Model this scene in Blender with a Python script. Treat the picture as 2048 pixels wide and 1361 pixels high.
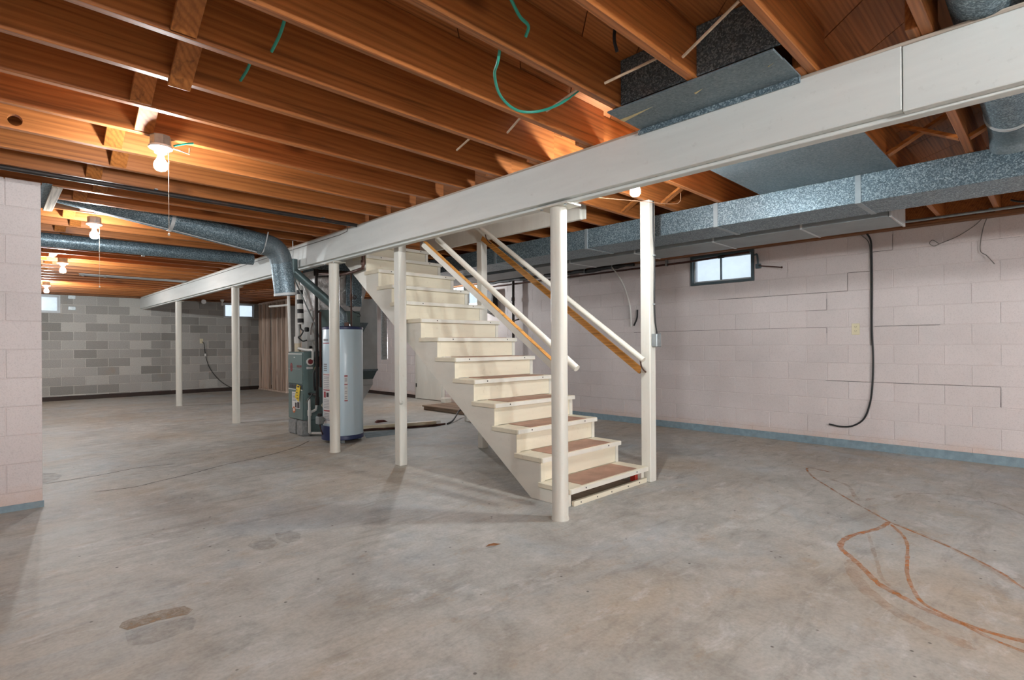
import bpy, bmesh, math, random
from mathutils import Vector, Matrix
random.seed(7)
for o in list(bpy.data.objects):
    bpy.data.objects.remove(o)
S = bpy.context.scene
COL = S.collection

# ------------------------------------------------------------------ camera
FPX, CX, CY, HC = 1074.0, 1024.0, 691.4, 1.125
_a = math.atan2(1051.5, 1074.0)
_r = math.atan2(13.77, 2147.5)
F = Vector((math.sin(_a), math.cos(_a), 0))
R0 = Vector((math.cos(_a), -math.sin(_a), 0))
Z0 = Vector((0, 0, 1))
RX = R0 * math.cos(_r) - Z0 * math.sin(_r)
UP = Z0 * math.cos(_r) + R0 * math.sin(_r)
cam = bpy.data.cameras.new('camera')
cam.sensor_width = 36.0
cam.sensor_fit = 'HORIZONTAL'
cam.lens = FPX / 2048 * 36.0
cam.shift_y = (CY - 680.5) / 2048
cam.clip_start = 0.05
cam.clip_end = 100
camo = bpy.data.objects.new('camera', cam)
COL.objects.link(camo)
M = Matrix.Identity(4)
for i in range(3):
    M[i][0], M[i][1], M[i][2] = RX[i], UP[i], -F[i]
M[2][3] = HC
camo.matrix_world = M
S.camera = camo

# ------------------------------------------------------------------ world, exposure, lamp power
W = bpy.data.worlds.new('world')
S.world = W
W.use_nodes = True
bg = W.node_tree.nodes['Background']
bg.inputs[0].default_value = (0.80, 0.90, 1.0, 1)
bg.inputs[1].default_value = 1.15
S.view_settings.view_transform = 'Standard'
S.view_settings.look = 'None'
S.view_settings.gamma = 1.0
S.view_settings.use_curve_mapping = False
S.view_settings.exposure = 0.25
BULB_COL = (0.95, 0.985, 1.0)
BULB = 1000.0          # bulbs in the picture
BULB_DIM = 620.0       # the two nearest ones on the left
BULB_FAR = 1500.0      # the two far ones on the left and the added one behind the stairs
BULB_FILL = 4200.0      # stronger unseen bulbs added behind the camera to fill the room

# ------------------------------------------------------------------ material helpers
def hx(h):
    r = [int(h[i:i + 2], 16) / 255 for i in (0, 2, 4)]
    return tuple(c / 12.92 if c <= 0.04045 else ((c + 0.055) / 1.055) ** 2.4 for c in r) + (1.0,)

class NT:
    def __init__(s, name, rough=0.6, metal=0.0, spec=0.5):
        s.m = bpy.data.materials.new(name)
        s.m.use_nodes = True
        s.t = s.m.node_tree
        s.b = s.t.nodes['Principled BSDF']
        s.b.inputs['Roughness'].default_value = rough
        s.b.inputs['Metallic'].default_value = metal
        s.b.inputs['Specular IOR Level'].default_value = spec
        s.tc = s.t.nodes.new('ShaderNodeTexCoord')
        s.oi = None
    def n(s, t): return s.t.nodes.new('ShaderNode' + t)
    def l(s, a, b): s.t.links.new(a, b)
    def rnd(s):
        if not s.oi: s.oi = s.n('ObjectInfo')
        return s.oi.outputs['Random']
    def vec(s, sc=(1, 1, 1), jitter=False, world=False):
        if world:
            g = s.n('NewGeometry'); src = g.outputs['Position']
        else:
            src = s.tc.outputs['Object']
        if jitter:
            a = s.n('VectorMath'); a.operation = 'MULTIPLY_ADD'
            s.l(s.rnd(), a.inputs[0]); a.inputs[1].default_value = (37, 91, 53); s.l(src, a.inputs[2])
            src = a.outputs[0]
        mp = s.n('VectorMath'); mp.operation = 'MULTIPLY'
        s.l(src, mp.inputs[0]); mp.inputs[1].default_value = sc
        return mp.outputs[0]
    def noise(s, v, scale, detail=3, rough=0.55, dist=0):
        x = s.n('TexNoise'); s.l(v, x.inputs['Vector'])
        x.inputs['Scale'].default_value = scale; x.inputs['Detail'].default_value = detail
        x.inputs['Roughness'].default_value = rough; x.inputs['Distortion'].default_value = dist
        return x.outputs['Fac']
    def voro(s, v, scale, out='Color', rnd=1.0):
        x = s.n('TexVoronoi'); s.l(v, x.inputs['Vector'])
        x.inputs['Scale'].default_value = scale; x.inputs['Randomness'].default_value = rnd
        return x.outputs[out]
    def ramp(s, f, stops):
        x = s.n('ValToRGB'); s.l(f, x.inputs[0]); e = x.color_ramp.elements
        while len(e) < len(stops): e.new(0.5)
        for i, (p, c) in enumerate(stops):
            e[i].position = p
            e[i].color = c if len(c) == 4 else tuple(c) + (1,)
        return x.outputs[0]
    def mix(s, f, a, b, mode='MIX'):
        x = s.n('Mix'); x.data_type = 'RGBA'; x.blend_type = mode
        for sock, val in ((x.inputs[0], f), (x.inputs[6], a), (x.inputs[7], b)):
            if hasattr(val, 'links') or isinstance(val, bpy.types.NodeSocket): s.l(val, sock)
            else: sock.default_value = val
        return x.outputs[2]
    def math(s, op, a, b=0.0):
        x = s.n('Math'); x.operation = op
        for sock, val in ((x.inputs[0], a), (x.inputs[1], b)):
            if isinstance(val, bpy.types.NodeSocket): s.l(val, sock)
            else: sock.default_value = val
        return x.outputs[0]
    def col(s, c):
        if isinstance(c, bpy.types.NodeSocket): s.l(c, s.b.inputs['Base Color'])
        else: s.b.inputs['Base Color'].default_value = c
    def bump(s, h, st=0.3, d=0.01):
        x = s.n('Bump'); x.inputs['Strength'].default_value = st; x.inputs['Distance'].default_value = d
        s.l(h, x.inputs['Height']); s.l(x.outputs[0], s.b.inputs['Normal'])
    def roughness(s, f, lo, hi):
        x = s.n('MapRange'); s.l(f, x.inputs[0]); x.inputs[3].default_value = lo; x.inputs[4].default_value = hi
        s.l(x.outputs[0], s.b.inputs['Roughness'])

def g(v): return (v, v, v, 1)

def simple(name, c, rough=0.6, metal=0.0, var=0.12, scale=12.0, bump=0.0, spec=0.5, dirt=None, dirt_amt=0.35):
    t = NT(name, rough, metal, spec)
    c = hx(c) if isinstance(c, str) else c
    n = t.noise(t.vec(jitter=True), scale, 4)
    k = t.ramp(n, [(0.3, g(1 - var)), (0.7, g(1 + var * 0.4))])
    out = t.mix(1.0, c, k, 'MULTIPLY')
    if dirt:
        d = t.noise(t.vec(jitter=True), scale * 0.4, 6, 0.7)
        f = t.ramp(d, [(0.55, g(0)), (0.75, g(dirt_amt))])
        out = t.mix(f, out, hx(dirt))
    t.col(out)
    if bump: t.bump(n, bump, 0.004)
    return t.m

def wood(name, dark, mid, light, axis=0, rough=0.5, band=9.0, knots=True, spec=0.4, redvar=None):
    t = NT(name, rough, 0, spec)
    st = [7.0, 7.0, 7.0]; st[axis] = 0.55
    v = t.vec(tuple(st), jitter=True)
    big = t.noise(v, 0.55, 2, 0.5, 0.3)
    w = t.n('TexWave'); w.wave_type = 'RINGS'; w.rings_direction = 'XYZ'[axis]
    t.l(v, w.inputs['Vector'])
    w.inputs['Scale'].default_value = band * 0.28; w.inputs['Distortion'].default_value = 9.0
    w.inputs['Detail'].default_value = 2; w.inputs['Detail Scale'].default_value = 0.6
    st2 = [90.0, 90.0, 90.0]; st2[axis] = 2.5
    fine = t.noise(t.vec(tuple(st2), jitter=True), 1.0, 2)
    a = t.ramp(w.outputs['Fac'], [(0.05, dark), (0.3, mid), (0.8, light)])
    b = t.ramp(big, [(0.3, mid), (0.7, light)])
    c = t.mix(0.34, b, a)
    k = t.ramp(fine, [(0.3, g(0.82)), (0.7, g(1.08))])
    c = t.mix(1.0, c, k, 'MULTIPLY')
    gl = t.noise(t.vec(tuple(34.0 if i != axis else 0.9 for i in range(3)), jitter=True), 1.0, 3, 0.6, 0.4)
    c = t.mix(1.0, c, t.ramp(gl, [(0.34, g(0.62)), (0.46, g(1.0)), (0.7, g(1.08))]), 'MULTIPLY')
    o = t.ramp(t.rnd(), [(0.0, g(0.84)), (1.0, g(1.1))])
    c = t.mix(1.0, c, o, 'MULTIPLY')
    if knots:
        sk = [3.2, 3.2, 3.2]; sk[axis] = 1.5
        kd = t.voro(t.vec(tuple(sk), jitter=True), 1.0, 'Distance')
        kf = t.ramp(kd, [(0.06, g(0.8)), (0.17, g(0.0))])
        c = t.mix(kf, c, (dark[0] * 0.45, dark[1] * 0.4, dark[2] * 0.4, 1))
    t.col(c)
    t.bump(fine, 0.12, 0.002)
    return t.m

MT = {}
def build_materials():
    # concrete floor: grey with brown and bluish clouds, dark specks, trowel streaks
    t = NT('concrete', 0.62, 0, 0.35)
    v = t.vec(world=True)
    n1 = t.noise(v, 0.55, 5, 0.6, 0.4); n2 = t.noise(v, 1.7, 7, 0.68, 0.6)
    n3 = t.noise(v, 9.0, 6, 0.7); n4 = t.noise(t.vec((1, 1, 1), world=True), 60, 3)
    n5 = t.noise(t.vec((1.4, 6.0, 1), world=True), 1.2, 5, 0.7, 0.8)
    c = t.ramp(n2, [(0.30, hx('93918b')), (0.44, hx('a8a7a1')), (0.58, hx('b3b2ac')), (0.74, hx('c2c1bd'))])
    c = t.mix(t.ramp(n1, [(0.44, g(0)), (0.66, g(0.7))]), c, hx('a8967f'))
    nb = t.noise(v, 0.9, 6, 0.65, 1.0)
    c = t.mix(t.ramp(nb, [(0.50, g(0)), (0.70, g(0.65))]), c, hx('a2acb2'))
    c = t.mix(t.ramp(n5, [(0.52, g(0)), (0.72, g(0.5))]), c, hx('7d776f'))
    nw = t.noise(t.vec((2.2, 4.5, 1), world=True), 1.6, 8, 0.72, 0.5)
    c = t.mix(t.ramp(nw, [(0.55, g(0)), (0.67, g(0.55))]), c, hx('c8c7c4'))
    nk = t.noise(t.vec((3.0, 5.5, 1), world=True), 1.3, 8, 0.75, 0.3)
    c = t.mix(t.ramp(nk, [(0.56, g(0)), (0.70, g(0.5))]), c, hx('a38d72'))
    nbl = t.noise(v, 1.15, 7, 0.7, 0.6)
    c = t.mix(t.ramp(nbl, [(0.66, g(0)), (0.74, g(0.6))]), c, hx('9fb3bd'))
    c = t.mix(1.0, c, t.ramp(n3, [(0.28, g(0.80)), (0.5, g(1.0)), (0.72, g(1.09))]), 'MULTIPLY')
    c = t.mix(1.0, c, t.ramp(n4, [(0.25, g(0.86)), (0.6, g(1.03))]), 'MULTIPLY')
    sp = t.voro(v, 7.0, 'Distance')
    c = t.mix(t.ramp(sp, [(0.035, g(0.8)), (0.06, g(0))]), c, hx('4a443f'))
    t.col(c); t.roughness(n2, 0.42, 0.75); t.bump(n3, 0.12, 0.006)
    MT['concrete'] = t.m
    # painted block wall
    def paint_block(name, base, rough):
        t = NT(name, rough, 0, 0.3)
        v = t.vec(world=True)
        n = t.noise(v, 110, 3, 0.6); m = t.noise(v, 1.3, 4, 0.6)
        c = t.mix(1.0, hx(base), t.ramp(m, [(0.3, g(0.92)), (0.7, g(1.04))]), 'MULTIPLY')
        c = t.mix(1.0, c, t.ramp(n, [(0.28, g(0.86)), (0.5, g(1.0))]), 'MULTIPLY')
        c = t.mix(1.0, c, t.ramp(t.rnd(), [(0.0, g(0.965)), (1.0, g(1.02))]), 'MULTIPLY')
        ps = t.n('NewGeometry'); sx = t.n('SeparateXYZ'); t.l(ps.outputs['Position'], sx.inputs[0])
        ed = t.noise(v, 5.0, 5, 0.7)
        low = t.math('ADD', sx.outputs[2], t.math('MULTIPLY', ed, 0.25))
        c = t.mix(t.ramp(low, [(0.19, g(0.35)), (0.30, g(0))]), c, hx('c9a48a'))
        t.col(c); t.bump(n, 0.35, 0.004)
        return t.m
    MT['pink_block'] = paint_block('pink_painted_block', 'd2c9c7', 0.6)
    MT['pink_joint'] = paint_block('pink_painted_joint', 'd0c6c4', 0.6)
    t = NT('bare_block', 0.9, 0, 0.2)
    v = t.vec(world=True)
    n = t.noise(v, 80, 4, 0.7); m = t.noise(v, 2.2, 4, 0.6)
    c = t.ramp(t.rnd(), [(0.0, hx('8a8883')), (0.4, hx('a3a19c')), (0.8, hx('b0aea9')), (1.0, hx('bab8b2'))])
    c = t.mix(1.0, c, t.ramp(n, [(0.3, g(0.72)), (0.65, g(1.08))]), 'MULTIPLY')
    c = t.mix(t.ramp(m, [(0.62, g(0)), (0.78, g(0.4))]), c, hx('a08a74'))
    t.col(c); t.bump(n, 0.4, 0.004)
    MT['bare_block'] = t.m
    MT['mortar'] = simple('mortar', 'bcb9b2', 0.9, var=0.2, scale=40)
    # joists
    MT['joist'] = wood('stained_joist', (0.20, 0.060, 0.013, 1), (0.37, 0.122, 0.030, 1), (0.47, 0.170, 0.048, 1), 0, 0.45)
    MT['block_wood'] = wood('blocking_wood', (0.20, 0.055, 0.010, 1), (0.38, 0.125, 0.025, 1), (0.50, 0.18, 0.042, 1), 1, 0.45, knots=False)
    MT['subfloor'] = wood('subfloor_board', (0.20, 0.06, 0.014, 1), (0.36, 0.12, 0.03, 1), (0.46, 0.17, 0.05, 1), 0, 0.55)
    MT['raw_y'] = wood('raw_strip', (0.27, 0.21, 0.16, 1), (0.45, 0.38, 0.31, 1), (0.55, 0.48, 0.40, 1), 1, 0.8, knots=False)
    MT['stud'] = wood('rough_stud', hx('9a8372'), hx('cbb4a2'), hx('dfcbbb'), 2, 0.8)
    MT['sill_wood'] = wood('sill_wood', (0.10, 0.04, 0.015, 1), (0.19, 0.08, 0.03, 1), (0.25, 0.11, 0.05, 1), 1, 0.7, knots=False)
    MT['rail_wood'] = wood('bare_pine', hx('a8661e'), hx('c98a3c'), hx('dba45a'), 1, 0.5, knots=True)
    MT['floor_plank'] = wood('weathered_plank', hx('4d3d33'), hx('76614f'), hx('8d7863'), 1, 0.8)
    # paints
    def paint(name, base, rough, dirt, amt, streak=(3, 0.4, 3)):
        t = NT(name, rough, 0, 0.45)
        v = t.vec(streak, jitter=True)
        n = t.noise(v, 3.0, 5, 0.6, 0.4); f = t.noise(t.vec(jitter=True), 24, 5, 0.7)
        c = t.mix(1.0, hx(base), t.ramp(n, [(0.3, g(0.90)), (0.7, g(1.03))]), 'MULTIPLY')
        c = t.mix(t.ramp(f, [(0.60, g(0)), (0.78, g(amt))]), c, hx(dirt))
        t.col(c); t.bump(n, 0.05, 0.003)
        return t.m
    MT['beam_paint'] = paint('beam_white_paint', 'd5d9d6', 0.5, 'a7a8a2', 0.35)
    MT['pole_paint'] = paint('pole_cream_paint', 'd2cfc4', 0.4, '9a8f78', 0.3, (3, 3, 0.3))
    MT['post_paint'] = paint('post_white_paint', 'd9d8cf', 0.45, 'a39a85', 0.3, (3, 3, 0.3))
    MT['stair_cream'] = paint('stair_cream_paint', 'e4dcc6', 0.45, 'a08a62', 0.35, (0.4, 3, 3))
    MT['stair_white'] = paint('stair_white_paint', 'dedbd0', 0.45, 'a59a84', 0.35, (2, 0.6, 2))
    MT['rail_paint'] = paint('rail_paint', 'e2dfd3', 0.35, 'b0a68e', 0.25, (2, 0.5, 2))
    MT['door_paint'] = paint('door_paint', 'd3d0c6', 0.5, 'a49a86', 0.3, (2, 2, 0.5))
    MT['mat'] = simple('vinyl_tread_mat', 'ab8571', 0.55, var=0.25, scale=9, dirt='bda593', dirt_amt=0.5)
    MT['curb_blue'] = simple('blue_curb_paint', '7c929c', 0.6, var=0.22, scale=20, dirt='7c7a70', dirt_amt=0.5, bump=0.2)
    MT['dark_trim'] = simple('dark_trim', '33241d', 0.7, var=0.3, scale=9)
    # galvanised sheet with spangle
    def galv(name, lo, mid, hi, rough, metal, scale):
        t = NT(name, rough, metal, 0.5)
        v = t.vec(world=True)
        wv = t.n('VectorMath'); wv.operation = 'ADD'
        nz = t.n('TexNoise'); t.l(v, nz.inputs['Vector']); nz.inputs['Scale'].default_value = 60
        t.l(v, wv.inputs[0])
        sc = t.n('VectorMath'); sc.operation = 'SCALE'; sc.inputs[3].default_value = 0.012
        t.l(nz.outputs['Color'], sc.inputs[0]); t.l(sc.outputs[0], wv.inputs[1])
        vo = t.voro(wv.outputs[0], scale, 'Color')
        sp = t.n('SeparateColor'); t.l(vo, sp.inputs[0])
        c = t.ramp(sp.outputs[0], [(0.0, hx(lo)), (0.55, hx(mid)), (0.95, hx(hi))])
        m = t.noise(v, 2.0, 4, 0.6)
        c = t.mix(1.0, c, t.ramp(m, [(0.3, g(0.78)), (0.7, g(1.06))]), 'MULTIPLY')
        t.col(c); t.roughness(sp.outputs[1], rough - 0.12, rough + 0.15)
        return t.m
    MT['galv'] = galv('spangled_galvanised_steel', '4f616a', '677c87', 'a2b5be', 0.44, 0.38, 165)
    MT['galv_soft'] = galv('dull_galvanised_steel', '66747b', '717f86', '7b878d', 0.5, 0.35, 120)
    MT['galv_lit'] = simple('lit_sheet_metal', '8d9496', 0.5, 0.15, var=0.18, scale=4, dirt='79787a')  # steel colour lightened to stand in for light on the shaded return duct
    MT['galv_band'] = simple('plain_zinc_band', '98a4aa', 0.45, 0.3, var=0.12, scale=8)
    MT['silver'] = simple('bright_silver_foil', 'd8dbdd', 0.32, 0.35, var=0.15, scale=40)
    MT['galv_pale'] = simple('pale_sheet_metal', 'c3c7c8', 0.5, 0.12, var=0.15, scale=5, dirt='7b7f80')
    MT['green_metal'] = simple('green_enamel', '667a78', 0.4, 0.0, var=0.12, scale=4)
    MT['green_dark'] = simple('dark_green_enamel', '44585a', 0.45, var=0.15, scale=4)
    MT['green_pipe'] = simple('green_grey_pipe', '5a6c6e', 0.38, 0.35, var=0.2, scale=6)
    MT['coil_grey'] = simple('grey_cabinet_sheet', '8b8a86', 0.45, 0.3, var=0.2, scale=3)
    MT['heater_white'] = simple('white_enamel', 'c6dae5', 0.28, var=0.04, scale=3)
    MT['heater_blue'] = simple('navy_enamel', '22305c', 0.4, var=0.15, scale=8)
    MT['iron'] = simple('black_iron', '2c2522', 0.6, 0.3, var=0.3, scale=25, dirt='5b3a2a', dirt_amt=0.5)
    MT['copper'] = simple('dull_brown_pipe', '5d4238', 0.5, 0.3, var=0.3, scale=15)
    MT['rust'] = simple('rusty_rod', '4d2c22', 0.8, 0.1, var=0.35, scale=30)
    MT['pvc'] = simple('white_pvc', 'dcdbd6', 0.35, var=0.05, scale=6)
    MT['pvc_cream'] = simple('cream_pvc', 'd9ccb0', 0.4, var=0.06, scale=6)
    MT['black'] = simple('black_rubber', '1b1b1c', 0.55, var=0.2, scale=20)
    MT['white_cable'] = simple('white_cable_sheath', 'd8d6d0', 0.5, var=0.06, scale=20)
    MT['grey_wire'] = simple('grey_wire', '6f6b66', 0.6, var=0.15, scale=20)
    MT['green_cable'] = simple('green_cable_sheath', '2f9d88', 0.45, var=0.12, scale=12)
    MT['copper_wire'] = simple('thin_tan_wire', 'b08a6c', 0.5, 0.2, var=0.1)
    MT['stick'] = simple('pale_wood_stick', 'c2a98f', 0.7, var=0.2, scale=30)
    MT['porcelain'] = simple('white_porcelain', 'e4e3de', 0.25, var=0.03)
    MT['zinc'] = simple('zinc_box', '9aa2a4', 0.4, 0.6, var=0.2, scale=30)
    MT['chain'] = simple('cream_pull_cord', 'd8c8b4', 0.6, var=0.05)
    MT['ivory'] = simple('ivory_plastic', 'd8cfae', 0.4, var=0.04)
    MT['slot'] = simple('dark_slot', '2a2620', 0.6, var=0.1)
    MT['win_frame'] = simple('grey_teal_window_paint', '4c5c62', 0.45, var=0.15, scale=10)
    MT['win_light'] = simple('pale_window_paint', 'b9bfc2', 0.45, var=0.1, scale=10)
    MT['tag_yellow'] = simple('yellow_tag', 'e5c526', 0.5, var=0.05)
    MT['tag_cream'] = simple('cream_tag', 'd9d3b8', 0.6, var=0.1)
    MT['orange'] = simple('orange_sticker', 'd0703c', 0.5, var=0.1, scale=30)
    MT['label_white'] = simple('label_white', 'd9d9d8', 0.5, var=0.05)
    MT['label_grey'] = simple('label_print_grey', '8f9096', 0.5, var=0.2, scale=200)
    MT['red'] = simple('red_print', 'a33440', 0.5, var=0.1)
    MT['red_logo'] = simple('red_badge', '8c3a3c', 0.4, var=0.1)
    MT['dark_print'] = simple('dark_print', '3b3338', 0.5, var=0.2, scale=90)
    MT['concrete_block'] = simple('small_grey_block', '8d8f8e', 0.85, var=0.3, scale=30, bump=0.4)
    MT['leaf'] = simple('dry_leaf', '8a5a34', 0.7, var=0.2)
    MT['red_plastic'] = simple('red_lump', '6d3a34', 0.6, var=0.3, scale=25)
    MT['red_bright'] = simple('red_block', 'a02a1c', 0.5, var=0.15)
    MT['paper'] = simple('yellowed_paper', 'c9bb8e', 0.8, var=0.15, scale=15)
    MT['blue_patch'] = simple('blue_grey_cement', '6f7f86', 0.8, var=0.35, scale=12)
    MT['nail'] = simple('black_nail', '141414', 0.5, var=0.1)
    # foil
    t = NT('crumpled_foil', 0.3, 0.75, 0.5)
    n = t.noise(t.vec(world=True), 16, 5, 0.6, 0.6)
    t.col(t.mix(n, hx('bdbbbb'), hx('e4e2e1'))); t.bump(n, 0.9, 0.03)
    MT['foil'] = t.m
    # window pane: thin slightly cloudy glass
    t = NT('cloudy_pane', 0.15, 0, 0.5)
    tr = t.n('BsdfTransparent'); tr.inputs[0].default_value = (0.93, 0.96, 0.98, 1)
    gl = t.n('BsdfGlossy'); gl.inputs['Roughness'].default_value = 0.1
    tl = t.n('BsdfTranslucent'); tl.inputs[0].default_value = (0.85, 0.9, 0.93, 1)
    m1 = t.n('MixShader'); m2 = t.n('MixShader')
    n = t.noise(t.vec(world=True), 5, 4)
    t.l(t.math('MULTIPLY', n, 0.3), m1.inputs[0]); t.l(tr.outputs[0], m1.inputs[1]); t.l(tl.outputs[0], m1.inputs[2])
    m2.inputs[0].default_value = 0.06; t.l(m1.outputs[0], m2.inputs[1]); t.l(gl.outputs[0], m2.inputs[2])
    t.l(m2.outputs[0], t.t.nodes['Material Output'].inputs[0])
    MT['glass'] = t.m
    # lit bulbs
    for key, power in (('bulb', BULB), ('bulb_fill', BULB_FILL), ('bulb_dim', BULB_DIM), ('bulb_far', BULB_FAR)):
        t = NT('lit_' + key)
        e = t.n('Emission'); e.inputs[0].default_value = BULB_COL + (1,)
        n = t.noise(t.vec(), 3.0, 1)
        t.l(t.math('MULTIPLY', t.math('ADD', t.math('MULTIPLY', n, 0.1), 0.95), power), e.inputs[1])
        t.l(e.outputs[0], t.t.nodes['Material Output'].inputs[0])
        MT[key] = t.m
    # floor stains (alpha broken up by noise)
    def stain(name, c, lo, hi, amt):
        t = NT(name, 0.75, 0, 0.2)
        t.col(hx(c))
        n = t.noise(t.vec(world=True), 14, 6, 0.75)
        t.l(t.ramp(n, [(lo, g(0)), (hi, g(amt))]), t.b.inputs['Alpha'])
        return t.m
    MT['stain_orange'] = stain('orange_chalk', 'c47a3c', 0.30, 0.70, 0.8)
    MT['stain_soft'] = stain('faint_orange_chalk', 'c48d5a', 0.36, 0.80, 0.45)
    MT['stain_dark'] = stain('dark_crack', '4a443e', 0.25, 0.45, 0.95)
    MT['stain_patch'] = stain('tan_scrape', 'a3886c', 0.3, 0.65, 0.8)
    MT['stain_wet'] = stain('dark_grey_patch', '77777a', 0.35, 0.75, 0.38)
build_materials()

# ------------------------------------------------------------------ mesh helpers
class MB:
    def __init__(s): s.v = []; s.f = []
    def add(s, vs, fs):
        b = len(s.v); s.v += [tuple(p) for p in vs]; s.f += [tuple(b + i for i in q) for q in fs]; return s
    def box(s, x0, x1, y0, y1, z0, z1):
        return s.add([(x0, y0, z0), (x1, y0, z0), (x1, y1, z0), (x0, y1, z0), (x0, y0, z1), (x1, y0, z1), (x1, y1, z1), (x0, y1, z1)],
                     [(3, 2, 1, 0), (4, 5, 6, 7), (0, 1, 5, 4), (1, 2, 6, 5), (2, 3, 7, 6), (3, 0, 4, 7)])
    def hexa(s, lo, hi):
        return s.add(list(lo) + list(hi), [(3, 2, 1, 0), (4, 5, 6, 7), (0, 1, 5, 4), (1, 2, 6, 5), (2, 3, 7, 6), (3, 0, 4, 7)])
    def bar(s, p, q, w, h, up=(0, 0, 1)):
        p = Vector(p); q = Vector(q); d = (q - p).normalized(); u = Vector(up)
        r = d.cross(u).normalized() * w / 2; u = r.cross(d).normalized() * h / 2
        return s.hexa([p - r - u, p + r - u, p + r + u, p - r + u], [q - r - u, q + r - u, q + r + u, q - r + u])
    def tube(s, pts, r, n=10, caps=True):
        pts = [Vector(p) for p in pts]; k = len(pts); rs = r if isinstance(r, (list, tuple)) else [r] * k
        t0 = (pts[1] - pts[0]).normalized()
        a = Vector((0, 0, 1)) if abs(t0.z) < 0.9 else Vector((1, 0, 0))
        u = t0.cross(a).normalized(); vs = []
        for i, p in enumerate(pts):
            t = (pts[min(i + 1, k - 1)] - pts[max(i - 1, 0)]).normalized()
            u = (u - t * u.dot(t)).normalized(); w = t.cross(u)
            for j in range(n):
                an = 2 * math.pi * j / n
                vs.append(p + (u * math.cos(an) + w * math.sin(an)) * rs[i])
        fs = [(i * n + j, i * n + (j + 1) % n, (i + 1) * n + (j + 1) % n, (i + 1) * n + j) for i in range(k - 1) for j in range(n)]
        if caps: fs += [tuple(range(n - 1, -1, -1)), tuple((k - 1) * n + j for j in range(n))]
        return s.add(vs, fs)
    def lathe(s, prof, c=(0, 0, 0), n=20):
        vs = []; k = len(prof)
        for r, z in prof:
            for j in range(n):
                an = 2 * math.pi * j / n
                vs.append((c[0] + r * math.cos(an), c[1] + r * math.sin(an), c[2] + z))
        fs = [(i * n + j, i * n + (j + 1) % n, (i + 1) * n + (j + 1) % n, (i + 1) * n + j) for i in range(k - 1) for j in range(n)]
        fs += [tuple(range(n - 1, -1, -1)), tuple((k - 1) * n + j for j in range(n))]
        return s.add(vs, fs)
    def prism(s, poly, axis, a, b):
        # poly: 2-D points in the two other axes (in x,y,z order); extruded from a to b on axis
        def p3(p, t):
            q = list(p); q.insert(axis, t); return tuple(q)
        n = len(poly)
        vs = [p3(p, a) for p in poly] + [p3(p, b) for p in poly]
        fs = [tuple(range(n - 1, -1, -1)), tuple(range(n, 2 * n))] + [(i, (i + 1) % n, n + (i + 1) % n, n + i) for i in range(n)]
        return s.add(vs, fs)
    def arc(s, c, r, a0, a1, z0, z1, n=6, th=0.0015):
        vs = []
        for i in range(n + 1):
            an = a0 + (a1 - a0) * i / n
            for rr in (r, r + th):
                for z in (z0, z1): vs.append((c[0] + rr * math.cos(an), c[1] + rr * math.sin(an), z))
        fs = []
        for i in range(n):
            b = 4 * i; e = 4 * (i + 1)
            fs += [(b + 2, e + 2, e + 3, b + 3), (b, b + 1, e + 1, e), (b + 1, b + 3, e + 3, e + 1), (b, e, e + 2, b + 2)]
        fs += [(0, 2, 3, 1), (4 * n, 4 * n + 1, 4 * n + 3, 4 * n + 2)]
        return s.add(vs, fs)
    def disc(s, c, r, axis, th, n=14):
        prof = [(math.cos(2 * math.pi * i / n) * r, math.sin(2 * math.pi * i / n) * r) for i in range(n)]
        o = [c[i] for i in range(3) if i != axis]
        return s.prism([(p[0] + o[0], p[1] + o[1]) for p in prof], axis, c[axis], c[axis] + th)
    def mesh(s, name, mat, off=(0, 0, 0), bevel=0.0, smooth=False, seg=1):
        me = bpy.data.meshes.new(name)
        me.from_pydata([(p[0] - off[0], p[1] - off[1], p[2] - off[2]) for p in s.v], [], s.f)
        bm = bmesh.new(); bm.from_mesh(me)
        bmesh.ops.recalc_face_normals(bm, faces=bm.faces)
        if bevel:
            bmesh.ops.bevel(bm, geom=list(bm.edges), offset=bevel, segments=seg, affect='EDGES', clamp_overlap=True)
        bm.to_mesh(me); bm.free()
        if mat: me.materials.append(MT[mat])
        if smooth:
            for p in me.polygons: p.use_smooth = True
            try: me.set_sharp_from_angle(angle=math.radians(40))
            except Exception: pass
        return me
    def build(s, name, mat, parent=None, bevel=0.0, smooth=False, seg=1, loc=None):
        if parent is not None:
            off = wloc(parent)
        elif loc is not None:
            off = loc
        else:
            xs = [p[0] for p in s.v]; ys = [p[1] for p in s.v]; zs = [p[2] for p in s.v]
            off = ((min(xs) + max(xs)) / 2, (min(ys) + max(ys)) / 2, min(zs))
        me = s.mesh(name, mat, off, bevel, smooth, seg)
        o = bpy.data.objects.new(name, me); COL.objects.link(o)
        if parent is not None:
            o.parent = parent
        else:
            o.location = off
        return o

def wloc(o):
    v = Vector((0, 0, 0))
    while o is not None: v = v + o.location; o = o.parent
    return v

def empty(name, loc):
    o = bpy.data.objects.new(name, None); o.empty_display_size = 0.1
    COL.objects.link(o); o.location = loc; return o

def tag(o, label, cat, group=None):
    o['label'] = label; o['category'] = cat
    if group: o['group'] = group
    return o
def struct(o): o['kind'] = 'structure'; return o
def stuff(o): o['kind'] = 'stuff'; return o

def curve_pts(pts, k=8):
    # Catmull-Rom through pts
    P = [Vector(p) for p in pts]; P = [2 * P[0] - P[1]] + P + [2 * P[-1] - P[-2]]; out = []
    for i in range(1, len(P) - 2):
        for j in range(k):
            t = j / k
            out.append(0.5 * ((2 * P[i]) + (P[i + 1] - P[i - 1]) * t + (2 * P[i - 1] - 5 * P[i] + 4 * P[i + 1] - P[i + 2]) * t * t
                              + (3 * P[i] - P[i - 1] - 3 * P[i + 1] + P[i + 2]) * t ** 3))
    out.append(P[-2]); return out

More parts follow.
